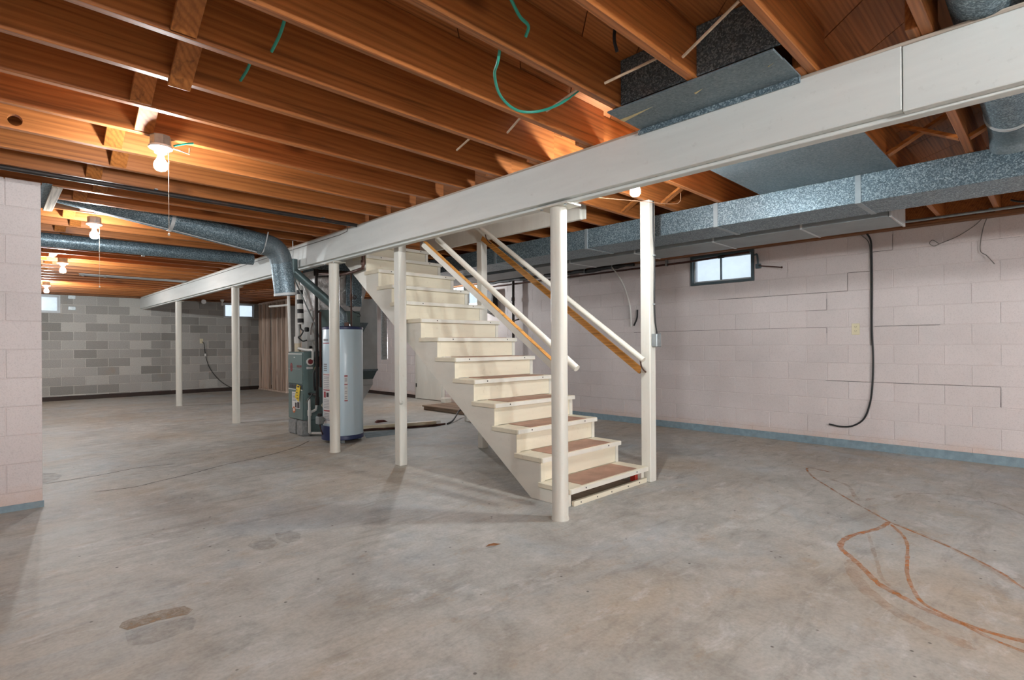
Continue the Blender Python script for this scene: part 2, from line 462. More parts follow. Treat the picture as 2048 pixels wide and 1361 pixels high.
# ------------------------------------------------------------------ setting: floor, walls, ceiling
XL, XR, YF, YB = -3.0, 6.64, -5.6, 15.05
ZJ = 2.31          # underside of the joists
ZS = 2.545         # underside of the subfloor boards
STY, STX = 5.07, 0.285   # stub wall face and its free end

floor = struct(MB().box(XL - .2, XR + .2, YF - .2, YB + .2, -0.12, 0).build('floor', 'concrete', loc=(0, 0, 0)))

def ribbon(pts, w, z, name, mat, k=8):
    P = curve_pts([(p[0], p[1], z) for p in pts], k); mb = MB(); vs = []; fs = []
    for i, p in enumerate(P):
        t = (P[min(i + 1, len(P) - 1)] - P[max(i - 1, 0)]); t.z = 0; t.normalize()
        nrm = Vector((-t.y, t.x, 0)); ww = w * (0.75 + 0.5 * random.random())
        e = 0.25 if i in (0, len(P) - 1) else 1
        vs += [p + nrm * ww / 2 * e, p - nrm * ww / 2 * e]
    for i in range(len(P) - 1): fs.append((2 * i, 2 * i + 1, 2 * i + 3, 2 * i + 2))
    mb.add(vs, fs)
    return mb.build(name, mat, floor)

def blockwall(wall, axis, c, sgn, u0, u1, base, pitch, ncourse, phase, holes, mat, vis, bw=0.4064, top=None, depth=0.03, j=0.003):
    """blocks of a running-bond wall, one object each where vis(u, z) says the photo shows them"""
    cache = {}; rest = MB(); wl = wloc(wall)
    for k in range(-1, ncourse):
        z0 = base + pitch * k; z1 = z0 + pitch
        if k == -1: z0 = 0.0
        ph = phase + (bw / 2 if k % 2 else 0)
        n0 = math.floor((u0 - ph) / bw); n1 = math.ceil((u1 - ph) / bw)
        for n in range(n0, n1):
            a, b = max(u0, ph + n * bw), min(u1, ph + (n + 1) * bw)
            if b - a < 0.03: continue
            parts = [(a, b)]
            for (h0, h1, hz0, hz1) in holes:
                if z1 > hz0 + 0.02 and z0 < hz1 - 0.02:
                    q = []
                    for (p0, p1) in parts:
                        if h0 > p0: q.append((p0, min(p1, h0)))
                        if h1 < p1: q.append((max(p0, h1), p1))
                    parts = [s for s in q if s[1] - s[0] > 0.03]
            for (p0, p1) in parts:
                w = p1 - p0 - 2 * j; h = z1 - z0 - 2 * j; um = (p0 + p1) / 2; zm = (z0 + z1) / 2
                def mk():
                    m = MB()
                    d0, d1 = (0.0, depth) if sgn > 0 else (-depth, 0.0)
                    if axis == 'y': m.box(d0, d1, -w / 2, w / 2, -h / 2, h / 2)
                    else: m.box(-w / 2, w / 2, d0, d1, -h / 2, h / 2)
                    return m
                pos = (c, um, zm) if axis == 'y' else (um, c, zm)
                if vis(um, zm):
                    key = (round(w, 3), round(h, 3))
                    if key not in cache: cache[key] = mk().mesh('block', mat, bevel=0.003)
                    o = bpy.data.objects.new('block', cache[key]); COL.objects.link(o)
                    o.parent = wall
                    o.location = Vector(pos) - wl + Vector((random.uniform(-.0012, .0012) if axis == 'y' else 0, random.uniform(-.0012, .0012) if axis == 'x' else 0, 0))
                else:
                    m = mk(); rest.add([(p[0] + pos[0], p[1] + pos[1], p[2] + pos[2]) for p in m.v], m.f)
    if rest.v: stuff(rest.build('block_field', mat, wall))

WT = 2.275
JD = 0.0035
# right wall, painted pale pink, with two small windows
WIN1 = (2.587, 3.41, 1.890, WT); WIN4 = (7.62, 8.40, 1.890, WT)
m = MB()
def slab_y(m, x0, x1, y0, y1, holes, top):
    ys = [y0]
    for h in sorted(holes):
        m.box(x0, x1, ys[-1], h[0], 0, top); m.box(x0, x1, h[0], h[1], 0, h[2]); ys.append(h[1])
    m.box(x0, x1, ys[-1], y1, 0, top)
slab_y(m, XR + JD, XR + .2, YF - .2, YB + .2, [WIN1, WIN4], WT)
wall_right = struct(m.build('wall_right', 'pink_joint', loc=(XR, 6, 0)))
blockwall(wall_right, 'y', XR, 1, YF, YB, 0.13, 0.195, 11, 0.385, [WIN1, WIN4], 'pink_block', lambda u, z: 0.0 < u < 5.9 or (8.5 < u < 11.7 and z < 1.4))
# back wall, bare grey block
WIN2 = (4.36, 5.13, 1.88, WT); WIN3 = (0.37, 1.145, 1.88, WT)
m = MB()
def slab_x(m, y0, y1, x0, x1, holes, top):
    xs = [x0]
    for h in sorted(holes):
        m.box(xs[-1], h[0], y0, y1, 0, top); m.box(h[0], h[1], y0, y1, 0, h[2]); xs.append(h[1])
    m.box(xs[-1], x1, y0, y1, 0, top)
slab_x(m, YB + JD, YB + .2, XL - .2, XR, [WIN2, WIN3], WT)
wall_back = struct(m.build('wall_back', 'mortar', loc=(2, YB, 0)))
blockwall(wall_back, 'x', YB, 1, XL, XR, 0.115, 0.196, 11, 0.143, [WIN2, WIN3], 'bare_block', lambda u, z: 0.6 < u < 5.3, j=0.006)
# stub wall on the left, painted
wall_stub = struct(MB().box(XL, STX - .004, STY + JD, STY + .2, 0, 2.295).build('wall_stub', 'pink_joint', loc=(-1, STY, 0)))
blockwall(wall_stub, 'x', STY, 1, XL, STX, 0.124, 0.1985, 11, 0.093, [], 'pink_block', lambda u, z: u > -0.6)
# the two walls behind and beside the camera (out of the picture)
for nm, b in (('wall_left', (XL - .2, XL, YF - .2, YB + .2, 0, 2.31)), ('wall_front', (XL, XR, YF - .2, YF, 0, 2.31))):
    struct(MB().box(*b).build(nm, 'pink_joint', bevel=0.004))
# open cracks along the joints of the right wall
for L in ([(4.28, 1.30), (3.3, 1.305), (2.6, 1.305), (1.905, 1.305), (1.807, 1.30), (1.807, 1.24)],
          [(3.04, 1.69), (2.6, 1.688), (2.2, 1.69), (1.604, 1.69), (1.604, 1.885), (1.40, 1.885)], [(2.02, 1.495), (1.807, 1.495), (1.807, 1.62)],
          [(1.384, 2.08), (1.20, 2.08), (1.199, 2.24)], [(1.82, .715), (1.2, .714), (.80, .715), (.385, .715), (.385, .53)], [(1.36, 1.30), (.95, 1.301), (.82, 1.30)]):
    MB().tube([(XR + .0005, a, b) for a, b in L], .0016, 5).build('crack', 'iron', wall_right)
# painted footing bands
struct(MB().prism([(XR - .022, 0), (XR + .01, 0), (XR + .01, .083), (XR - .012, .083)], 1, YF, 8.05).build('baseboard_right', 'curb_blue'))
struct(MB().prism([(XR - .03, 0), (XR + .01, 0), (XR + .01, .07), (XR - .02, .07)], 1, 9.75, YB).build('baseboard_right_far', 'dark_trim'))
struct(MB().prism([(YB - .03, 0), (YB + .01, 0), (YB + .01, .09), (YB - .025, .09)], 0, XL, XR).build('baseboard_back', 'dark_trim'))
struct(MB().prism([(STY - .012, 0), (STY + .01, 0), (STY + .01, .043), (STY - .006, .043)], 0, XL, STX + .004).build('baseboard_stub', 'curb_blue'))
# sill plates
for i, b in enumerate(((XR - .10, XR + .2, YF, YB + .2, WT, ZJ), (XL, XR - .10, YB - .10, YB + .2, WT, ZJ))):
    struct(MB().box(*b).build('trim_%d' % (i + 1), 'sill_wood', bevel=0.003))

# ceiling: slab, diagonal boards, joists, blocking, bridging
ceiling = struct(MB().box(XL - .2, XR + .2, YF - .2, YB + .2, ZS + .020, ZS + .06).build('ceiling', 'subfloor', loc=(2, 2, ZS)))
def clip(poly, x0, x1, y0, y1):
    for (ax, lim, s) in ((0, x0, 1), (0, x1, -1), (1, y0, 1), (1, y1, -1)):
        out = []
        for i in range(len(poly)):
            p, q = poly[i], poly[(i + 1) % len(poly)]
            ip, iq = (p[ax] - lim) * s >= 0, (q[ax] - lim) * s >= 0
            if ip: out.append(p)
            if ip != iq:
                t = (lim - p[ax]) / (q[ax] - p[ax]); out.append((p[0] + (q[0] - p[0]) * t, p[1] + (q[1] - p[1]) * t))
        poly = out
        if not poly: break
    return poly
BWD = 0.283
rest = MB()
for k in range(-20, 20):
    c0 = -2.03 + k * BWD * math.sqrt(2); c1 = c0 + (BWD - .004) * math.sqrt(2)     # y - x between c0 and c1
    pl = clip([(-20, -20 + c0), (20, 20 + c0), (20, 20 + c1), (-20, -20 + c1)], 1.0, XR, -1.6, 2.6)
    if len(pl) > 2: MB().prism(pl, 2, ZS + random.uniform(0, .002), ZS + .02).build('subfloor_board', 'subfloor', ceiling)
jm_l = MB().box(-2.85, 2.85, -.019, .019, 0, .235).mesh('joist', 'joist', bevel=0.003)
def part(name, me, parent, pos):
    o = bpy.data.objects.new(name, me); COL.objects.link(o); o.parent = parent
    o.location = Vector(pos) - wloc(parent); return o
YJ = lambda k: 1.97 + 0.4 * k
XC = -0.16
jm_cache = {}
def joist(x0, x1, yc, z0=ZJ):
    key = round(x1 - x0, 3)
    if key not in jm_cache: jm_cache[key] = MB().box(-key / 2, key / 2, -.019, .019, 0, .235).mesh('joist', 'joist', bevel=0.003)
    return part('joist', jm_cache[key], ceiling, ((x0 + x1) / 2, yc, z0))
WELL = (2.95, 5.5)     # stair opening (y) between the beam and the header
for k in range(-19, 33):
    y = YJ(k)
    if y - .04 < YF or y > YB - .02: continue
    if k == 5:
        # this one has a bored hole near its lower edge
        hc, hz, hr, xa, xb = .116, 2.357, .031, XL, 2.685
        up_ = [(hc - hr * math.cos(math.pi * i / 10), hz + hr * math.sin(math.pi * i / 10)) for i in range(11)]
        dn_ = [(hc + hr * math.cos(math.pi * i / 10), hz - hr * math.sin(math.pi * i / 10)) for i in range(11)]
        m5 = MB().prism([(xa, hz)] + up_ + [(xb, hz), (xb, ZJ + .235), (xa, ZJ + .235)], 1, y - .038, y)
        m5.prism([(xb, hz)] + dn_ + [(xa, hz), (xa, ZJ), (xb, ZJ)], 1, y - .038, y)
        m5.build('joist', 'joist', ceiling)
    else:
        joist(XL, 2.685, y - .019)
    yr = y + .020
    if WELL[0] < yr < WELL[1]: joist(3.92, XR - .03, yr)
    else: joist(2.50, XR - .03, yr)
for k in range(-13, 32):
    if k in (-3, -2) or YJ(k) < YF: continue
    x = .541 if k % 2 == 0 else .624
    tail = .05 if k == 1 else 0
    p = Vector((x, YJ(k) + .004, ZS - .006)); q = Vector((x, YJ(k + 1) - .043, ZJ + .012))
    q = q + (q - p).normalized() * tail
    MB().bar(p, q, .088, .02, (0, 0, 1)).build('bridging_board', 'block_wood', ceiling, bevel=.002)
for k in range(-8, 30):
    ya, yb = YJ(k) + .041, YJ(k + 1)
    if ya < YF or WELL[0] - .2 < ya < WELL[1]: continue
    if k in (-1, -2, -3): continue
    for s in (0, 1):
        p, q = ((4.10 + .03 * s, ya, ZJ + .02), (4.10 + .03 * s, yb, ZS - .02))
        if s: p, q = (p[0], p[1], q[2]), (q[0], q[1], (ZJ + .02))
        MB().bar(p, q, .019, .06, (1, 0, 0)).build('bridging_strut', 'block_wood', ceiling)
for b in ((XR - .029, XR + .2, YF - .2, YB + .2), (XL - .2, XL - .001, YF - .2, YB + .2), (XL, XR - .03, YB - .01, YB + .2), (XL, XR - .03, YF - .2, YF + .02)):
    MB().box(*b, ZJ, ZS + .02).build('rim_joist', 'joist', ceiling)

# ------------------------------------------------------------------ windows
def window(n, axis, u0, u1, z0, z1, c, mull, frame, light):
    ctr = (c, (u0 + u1) / 2, z0) if axis == 'y' else ((u0 + u1) / 2, c, z0)
    w = struct(empty('window_%d' % n, ctr))
    def bx(m, a, b, za, zb, d0, d1):
        if axis == 'y': m.box(c + d0, c + d1, a, b, za, zb)
        else: m.box(a, b, c + d0, c + d1, za, zb)
    f = .032; e = .003
    m = MB(); bx(m, u0 + e, u1 - e, z0 + e, z0 + f, -.012, .10); bx(m, u0 + e, u1 - e, z1 - f, z1 - e, -.012, .10)
    bx(m, u0 + e, u0 + f, z0 + f, z1 - f, -.012, .10); bx(m, u1 - f, u1 - e, z0 + f, z1 - f, -.012, .10)
    m.build('window_frame', frame, w, bevel=.002)
    g2 = f + .022
    m = MB(); bx(m, u0 + f, u1 - f, z0 + f, z0 + g2, .03, .06); bx(m, u0 + f, u1 - f, z1 - g2, z1 - f, .03, .06)
    bx(m, u0 + f, u0 + g2, z0 + g2, z1 - g2, .03, .06); bx(m, u1 - g2, u1 - f, z0 + g2, z1 - g2, .03, .06)
    sash = m.build('sash', light, w, bevel=.002)
    mids = [u0 + g2] + [u0 + (u1 - u0) * t for t in mull] + [u1 - g2]
    for q in mids[1:-1]:
        m = MB(); bx(m, q - .008, q + .008, z0 + g2, z1 - g2, .03, .055); m.build('mullion', frame, sash)
    for i in range(len(mids) - 1):
        m = MB(); bx(m, mids[i], mids[i + 1], z0 + g2 - .004, z1 - g2 + .004, .043, .047); m.build('pane', 'glass', sash)
    return w
w1 = window(1, 'y', WIN1[0], WIN1[1], WIN1[2], WT, XR, [0.52], 'win_frame', 'win_light')
window(2, 'x', WIN2[0], WIN2[1], WIN2[2], WT, YB, [0.5], 'win_light', 'win_light')
window(3, 'x', WIN3[0], WIN3[1], WIN3[2], WT, YB, [0.5], 'win_light', 'win_light')
window(4, 'y', WIN4[0], WIN4[1], WIN4[2], WT, XR, [0.5], 'win_light', 'win_light')

# ------------------------------------------------------------------ beam, header, posts
beam = tag(empty('support_beam', (2.64, 6.3, 2.03)), 'long white painted built-up wooden beam carried by a row of posts across the room', 'beam')
SEAM = 0.43
MB().box(2.57, 2.612, SEAM + .0015, YB - .02, 2.040, 2.292).build('beam_board', 'beam_paint', beam, bevel=.003)
MB().box(2.57, 2.612, YF, SEAM - .0015, 2.032, 2.288).build('beam_board', 'beam_paint', beam, bevel=.003)
MB().box(2.613, 2.655, YF, YB - .02, 2.022, 2.29).build('beam_board', 'beam_paint', beam, bevel=.003)
MB().box(2.656, 2.70, YF, YB - .02, 2.032, 2.29).build('beam_board', 'beam_paint', beam, bevel=.003)
MB().box(2.58, 2.70, YF, YB - .02, 2.2925, ZJ - .001).build('shim_strip', 'raw_y', beam, bevel=.002)

def round_post(nm, x, y, label):
    r = .053
    t = tag(empty(nm, (x, y, 0)), label, 'post', 'round posts under the beam')
    prof = [(r + .004, 0), (r + .004, .012), (r, .02), (r, 2.008), (r, 2.010)]
    MB().lathe(prof, (x, y, 0), 28).build('shaft', 'pole_paint', t, smooth=True)
    p = MB().box(x - .07, x + .07, y - .13, y + .13, 2.010, 2.0215).build('cap_plate', 'pole_paint', t, bevel=.002)
    for s in (-1, 1):
        MB().disc((x - .05, y + .10 * s, 2.004), .010, 2, .008, 8).build('bolt', 'zinc', p)
    return t
round_post('support_post', 2.645, 2.265, 'round cream steel post nearest the camera in front of the bottom of the stairs')
round_post('support_post', 2.655, 5.42, 'round cream steel post standing right in front of the water heater')
round_post('support_post', 2.645, 8.56, 'round pale steel post between the furnace and the farthest post')
round_post('support_post', 2.655, 11.90, 'farthest round pale steel post, near the far end of the beam')
def square_post(x0, x1, y0, y1, z1, label, mat='post_paint'):
    t = tag(empty('square_post', ((x0 + x1) / 2, (y0 + y1) / 2, 0)), label, 'post', 'square wooden posts around the stairs')
    MB().box(x0, x1, y0, y1, 0, z1).build('timber', mat, t, bevel=.006)
    return t
sq = square_post(2.757, 2.840, 4.32, 4.41, 2.30, 'square white wooden post beside the left stringer of the stairs, right of the water heater')
MB().lathe([(.006, 0), (.018, .004), (.018, .012), (.008, .02)], tuple(sq.location), 12).build('knob', 'post_paint', sq)
kn = [c for c in sq.children if c.name.startswith('knob')][0]; kn.rotation_euler = (math.pi / 2, 0, 0); kn.location = (-.035, -.055, .60)
newel = square_post(3.857, 3.946, 2.335, 2.425, ZJ - .002, 'bright white square wooden post with a switch box at the foot of the stairs')
square_post(3.862, 3.946, 4.41, 4.495, 2.268, 'square white wooden post behind the stairs under the stairwell header')
square_post(5.10, 5.16, 6.18, 6.24, 2.105, 'white wooden post behind the stairs whose foot shows under them')
hd = tag(empty('stairwell_header', (3.86, 4.2, 2.27)), 'white painted header board along the far side of the stairwell above the stairs', 'beam')
MB().box(3.862, 3.898, 3.05, 5.6, 2.27, 2.54).build('header_board', 'post_paint', hd, bevel=.003)
MB().box(3.899, 3.919, 3.02, 5.6, 2.275, 2.54).build('header_board', 'post_paint', hd, bevel=.003)

# ------------------------------------------------------------------ stairs
NX, RUN, RISE, Y0, T0 = 13, 0.249, 0.1785, 2.37, 0.130
SX0, SX1 = 2.86, 3.855
st = tag(empty('staircase', (3.36, 3.9, 0)), 'cream and white painted wooden staircase with worn brown mats on its lower steps', 'stairs')
poly = [(2.395, 0.0), (2.395, T0 - .038)]
for n in range(NX):
    zb = T0 - .038 + RISE * n
    poly.append((2.395 + RUN * (n + 1), zb)); poly.append((2.395 + RUN * (n + 1), zb + RISE))
yt = 2.395 + RUN * NX + .05
poly += [(yt, T0 - .038 + RISE * NX), (yt, (yt - 2.743) * .718)]
poly += [(2.743, 0.0)]
for i, (a, b) in enumerate(((SX0 + .012, SX0 + .052), (SX1 - .045, SX1 - .007))):
    MB().prism(poly, 0, a, b).build('stringer', 'stair_white', st)
for n in range(NX):
    y = Y0 + RUN * n; zt = T0 + RISE * n; xr = 3.855
    yd = y + RUN + .043
    m = MB().box(SX0, xr, y - (.012 if n == 0 else 0), yd, zt - .037, zt)
    tr = m.build('tread', 'stair_cream', st, bevel=.004)
    fw = MB().box(SX0 + .004, xr - .004, y - (.0165 if n == 0 else .0045), y - (.012 if n == 0 else 0), zt - .034, zt - .003)
    fw.build('nosing', 'stair_white', tr)
    if n < 7:
        MB().box(SX0 + .16, 3.72, y + .012, y + RUN - .005 + .02, zt + .0002, zt + .004).build('tread_mat', 'mat', tr, bevel=.001)
    nh = MB()
    for xx in (SX0 + .17, 3.70):
        nh.disc((xx + random.uniform(-.03, .03), y - (.018 if n == 0 else .006), zt - .016), .006, 1, .002, 7)
    stuff(nh.build('nail_heads', 'nail', tr))
    if n > 0:
        zb = T0 + RISE * (n - 1)
        MB().box(SX0 + .055, SX1 - .047, y + .026, y + .042, zb + .0045, zt - .038).build('riser', 'stair_cream', st, bevel=.001)
        MB().box(SX0 + .0125, SX0 + .054, y + .022, y + .040, zb + .001, zt - .038).build('riser', 'stair_cream', st)
MB().box(SX0 + .055, SX1 - .047, Y0 + RUN * NX + .026, Y0 + RUN * NX + .042, T0 + RISE * (NX - 1) + .001, T0 + RISE * NX).build('riser', 'stair_cream', st)
kb = MB().box(SX0 + .055, 3.852, 2.368, 2.393, .0, .036).build('kick_plate', 'stair_cream', st, bevel=.002)
nh = MB()
for xx in (2.99, 3.18, 3.36, 3.58, 3.74): nh.disc((xx, 2.366, .018), .005, 1, .002, 7)
stuff(nh.build('nail_heads', 'nail', kb))
tag(MB().box(3.76, 3.80, 2.42, 2.47, .0, .075).build('red_block', 'red_bright', bevel=.003), 'small red block in the dark gap under the bottom stair tread', 'block')
tag(MB().box(2.95, 3.78, 2.42, 2.60, .0, .012).build('loose_board', 'floor_plank', bevel=.002), 'brown board lying on the floor under the bottom stair tread', 'board')

# rails
def dirv(p, q): return (Vector(q) - Vector(p)).normalized()
gr = tag(empty('guard_rail', (2.74, 2.4, .9)), 'white rail board with a raw orange edge on the left side of the stairs', 'rail')
p, q = Vector((2.742, 2.38, .958)), Vector((2.742, 3.90, 2.005))
u = dirv(p, q); nrm = Vector((0, -u.z, u.y))
MB().bar(p + nrm * .013, q + nrm * .013, .040, .048, (0, 0, 1)).build('board', 'rail_paint', gr, bevel=.002)
MB().bar(p + nrm * .0385, q + nrm * .0385, .040, .003, (0, 0, 1)).build('edge', 'rail_wood', gr)
hl = tag(empty('handrail', (2.85, 2.3, .95)), 'round cream handrail on the left side of the stairs, ending behind the round post', 'handrail')
p, q = Vector((2.85, 2.285, .966)), Vector((2.85, 3.845, 2.068))
MB().tube([p, q], .0235, 16).build('rail', 'rail_paint', hl, smooth=True)
for t in (.35, .75):
    c = p.lerp(q, t); MB().tube([c, c + Vector((0, 0, -.03)), (2.765, c.y, c.z - .05)], .006, 6).build('bracket', 'iron', hl)
ob = tag(empty('rail_board', (3.85, 2.4, .9)), 'unpainted orange pine board fixed between two posts right of the stairs', 'rail')
MB().bar((3.872, 2.427, .905), (3.872, 4.408, 2.300), .022, .055, (0, 0, 1)).build('board', 'rail_wood', ob, bevel=.003)
hr = tag(empty('handrail', (3.77, 2.3, 1.0)), 'round cream handrail on the right side of the stairs above the orange board', 'handrail')
p, q = Vector((3.775, 2.345, 1.000)), Vector((3.775, 4.33, 2.388))
MB().tube([p, q], .0225, 16).build('rail', 'rail_paint', hr, smooth=True)
for yy, zz in ((2.375, 1.02), (4.25, 2.333)):
    MB().tube(curve_pts([(3.775, yy, zz - .025), (3.79, yy, zz - .07), (3.82, yy, zz - .10), (3.856 if yy < 3 else 3.861, yy, zz - .12)], 4), .0065, 7).build('bracket', 'copper', hr, smooth=True)

# ------------------------------------------------------------------ ceiling lamps
def lamp(x, y, label, chain=0.0, z=2.15, top=ZJ - .001, cat='lamp', glow='bulb'):
    t = tag(empty('ceiling_light', (x, y, top)), label, cat, 'bare bulb lamps on the joists')
    h = top - z
    zb = z + .075
    b = MB().lathe([(.052, zb + .028), (.052, top - .005), (.050, top)], (x, y, 0), 8).build('mounting_box', 'zinc', t, bevel=.001)
    MB().lathe([(.030, zb - .012), (.034, zb + .002), (.058, zb + .014), (.060, zb + .022), (.056, zb + .028)], (x, y, 0), 20).build('lamp_holder', 'porcelain', t, smooth=True)
    bl = MB().lathe([(.0135, zb - .013), (.0145, zb - .03), (.019, zb - .045), (.030, z + .012), (.0335, z - .006), (.032, z - .02), (.024, z - .031), (.010, z - .0365), (.002, z - .0375)], (x, y, 0), 20)
    bl.build('bulb', glow, t, smooth=True)
    if chain:
        cx, cy = x + .035, y - .012
        c = MB().tube([(cx, cy, zb - .004), (cx, cy, zb - chain)], .0011, 5).build('pull_cord', 'chain', t)
        MB().lathe([(.002, -.012), (.006, -.010), (.006, 0), (.002, .004)], (cx, cy, zb - chain), 8).build('pull_knob', 'chain', c)
    return t
lamp(.702, 3.515, 'lit bare bulb with pull cord on the joists nearest the camera, upper left', .46, glow='bulb_dim')
lamp(.702, 6.10, 'lit bare bulb with pull cord between the pink wall end and the round duct', .54, glow='bulb_dim')
lamp(.722, 9.15, 'lit bare bulb third in the row going back, above the grey block wall', glow='bulb_far')
lamp(.768, 12.60, 'lit bare bulb farthest back, beside the edge of the pink wall', glow='bulb_far')
lamp(2.965, 1.895, 'lit bare bulb just behind the white beam above the square post', z=2.108)
# unseen bulbs added for room light behind the camera and beyond the stairs
lamp(.702, -2.3, 'added fill bulb on the near left joists, just outside the picture', glow='bulb_fill')
lamp(.702, -4.8, 'added fill bulb on the left joists at the near end wall, outside the picture', glow='bulb_fill')
lamp(3.0, -3.9, 'added fill bulb right of the beam near the end wall, outside the picture', z=2.108, glow='bulb_fill')
lamp(5.85, 8.23, 'added lit bulb hidden behind the stairs near the white door', z=2.108, glow='bulb_far')
bw_ = tag(empty('wire_clip', (.79, 3.53, 2.24)), 'short bent wire and green cable stub beside the nearest left bulb', 'wire')
MB().tube([(.75, 3.50, 2.25), (.79, 3.46, 2.232), (.83, 3.46, 2.225), (.835, 3.47, 2.262)], .004, 6).build('wire_loop', 'copper_wire', bw_)
MB().tube([(.76, 3.49, 2.262), (.82, 3.49, 2.29), (.86, 3.50, 2.305)], .0055, 6).build('cable_stub', 'green_cable', bw_)

# ------------------------------------------------------------------ ducts
# main trunk
td = tag(empty('trunk_duct', (4.6, 3, 2.11)), 'large spangled galvanised trunk duct running along under the right-hand joists', 'duct')
secs = [YF + .3, .99, 2.02, 3.38, 4.75, 6.2, 7.0]
for i in range(len(secs) - 1):
    MB().box(4.38, 4.83, secs[i] + .001, secs[i + 1] - .001, 2.112, 2.307).build('duct_section', 'galv', td, bevel=.002)
for y in secs[1:-1]:
    MB().box(4.374, 4.836, y - .018, y + .018, 2.107, 2.309).build('joint_band', 'galv_band', td, bevel=.001)
rd = tag(empty('return_duct', (5.25, 4, 2.11)), 'smaller galvanised return duct close to the pink wall behind the trunk duct', 'duct')
secs = [.925, 1.55, 2.33, 3.20, 4.10, 5.0, 6.2, 7.6, 8.9]
for i in range(len(secs) - 1):
    MB().box(4.99, 5.505, secs[i] + .001, secs[i + 1] - .001, 2.107, 2.305).build('duct_section', 'galv_lit', rd, bevel=.002)
for y in secs[1:-1]:
    MB().box(4.985, 5.51, y - .009, y + .009, 2.102, 2.306).build('joint_band', 'galv_pale', rd, bevel=.001)
MB().box(4.984, 5.512, .905, .922, 2.100, 2.307).build('end_cap', 'galv_pale', rd, bevel=.002)
# panned joist bays (return air) on both sides of the beam
pp = tag(empty('joist_pan', (3.5, 1.2, 2.3)), 'wide blue-grey sheet metal panel nailed under the joists right of the beam', 'duct')
MB().box(2.71, 4.37, .775, 1.655, ZJ - .006, ZJ - .001).build('sheet', 'galv_soft', pp)
MB().box(2.71, 4.37, .760, .790, ZJ - .012, ZJ - .006).build('hem', 'galv_soft', pp)
db = tag(empty('duct_boot', (2.4, 1.2, 2.3)), 'blue galvanised boot between the joists with a lip lapping over the white beam', 'duct')
for (ya, yb) in ((YJ(-3) + .062, YJ(-2) - .04), (YJ(-2) + .002, YJ(-1) - .04)):
    MB().box(2.27, 2.276, ya if ya > YJ(-3) + .1 else YJ(-3) + .002, yb, ZJ + .012, ZS - .001).build('back_panel', 'galv', db)
MB().box(2.36, 2.5705, .795, 1.60, ZJ - .010, ZJ - .002).build('bottom_plate', 'galv_soft', db)
MB().box(2.25, 2.362, .795, 1.60, ZJ - .013, ZJ - .0035).build('flange', 'galv_soft', db, bevel=.002)
MB().box(2.556, 2.5675, .795, 1.615, ZJ - .036, ZJ - .009).build('lip', 'galv', db, bevel=.002)
for (a, b, c) in ((1.40, 1.60, .05), (1.14, 1.19, .03), (.83, .86, .02)):
    MB().prism([(2.35, a), (2.365, b), (2.35 + c, b)], 2, ZJ - .0135, ZJ - .0105).build('paper_scrap', 'paper', db)
# round supply at the top right
rt = tag(empty('round_duct', (3.4, .17, 2.3)), 'big round galvanised duct crossing over the beam at the top right corner', 'duct')
MB().tube([(1.2, .185, 2.405), (2.5, .185, 2.405), (4.05, .185, 2.40)], .108, 28).build('pipe', 'galv', rt, smooth=True)
MB().tube(curve_pts([(4.05, .185, 2.40), (4.22, .185, 2.395), (4.32, .185, 2.36), (4.375, .185, 2.30)], 5), .113, 28).build('elbow', 'galv_soft', rt, smooth=True)
MB().tube([(4.00, .185, 2.40), (4.03, .185, 2.40)], .115, 28).build('collar', 'galv_pale', rt, smooth=True)
# round duct with elbow on the left of the beam
lt = tag(empty('elbow_duct', (2.25, 5.85, 1.7)), 'round grey duct dropping from the left joists to an open elbow before the beam', 'duct')
R1 = .108
MB().tube([(.42, 5.755, 2.432), (1.24, 5.79, 2.318), (2.05, 5.83, 2.205)], R1, 28).build('pipe', 'galv', lt, smooth=True)
MB().tube([(.60, 5.735, 2.305), (1.24, 5.755, 2.216), (2.00, 5.80, 2.106)], .006, 6).build('seam', 'galv_pale', lt, smooth=True)
MB().tube([(1.22, 5.79, 2.321), (1.25, 5.791, 2.3166)], R1 + .004, 28).build('joint_ring', 'galv_pale', lt, smooth=True)
MB().tube(curve_pts([(2.05, 5.83, 2.205), (2.16, 5.835, 2.185), (2.235, 5.84, 2.12), (2.27, 5.845, 2.03)], 6), R1 + .004, 28).build('elbow', 'galv_soft', lt, smooth=True)
MB().tube([(2.265, 5.845, 2.04), (2.308, 5.85, 1.680)], R1, 28, caps=False).build('drop', 'galv', lt, smooth=True)
MB().tube([(2.305, 5.85, 1.705), (2.308, 5.85, 1.678)], R1 + .005, 28, caps=False).build('rim', 'galv_pale', lt, smooth=True)
MB().tube([(2.08, 5.70, 2.31), (2.06, 5.715, 2.19), (2.05, 5.76, 2.11), (2.05, 5.83, 2.095), (2.05, 5.93, 2.13), (2.05, 5.95, 2.22), (2.06, 5.94, 2.31)], .006, 6).build('strap', 'galv_pale', lt)
# sheet panned under the joists at the stub wall, with a wooden cleat
pn = tag(empty('joist_pan', (0, 5.5, 2.3)), 'small spangled sheet nailed under the joists at the top of the pink wall end', 'duct')
MB().box(-1.5, .372, 5.275, 5.97, ZJ - .007, ZJ - .001).build('sheet', 'galv', pn)
MB().box(.345, .405, 5.10, 5.99, ZJ - .022, ZJ - .0075).build('cleat', 'raw_y', pn, bevel=.002)
MB().box(.29, .346, 5.075, 5.275, ZJ - .007, ZJ - .001).build('sheet', 'galv', pn)
lp = tag(empty('branch_duct', (0, 7.4, 2.25)), 'silver branch pipe crossing the joists behind the second bulb on the left', 'duct')
MB().tube([(XL, 7.60, 2.262), (2.5, 7.395, 2.275)], .074, 24).build('pipe', 'galv', lp, smooth=True)
MB().tube([(1.3, 7.494, 2.2687), (1.33, 7.491, 2.2688)], .077, 24).build('seam_ring', 'galv_pale', lp, smooth=True)
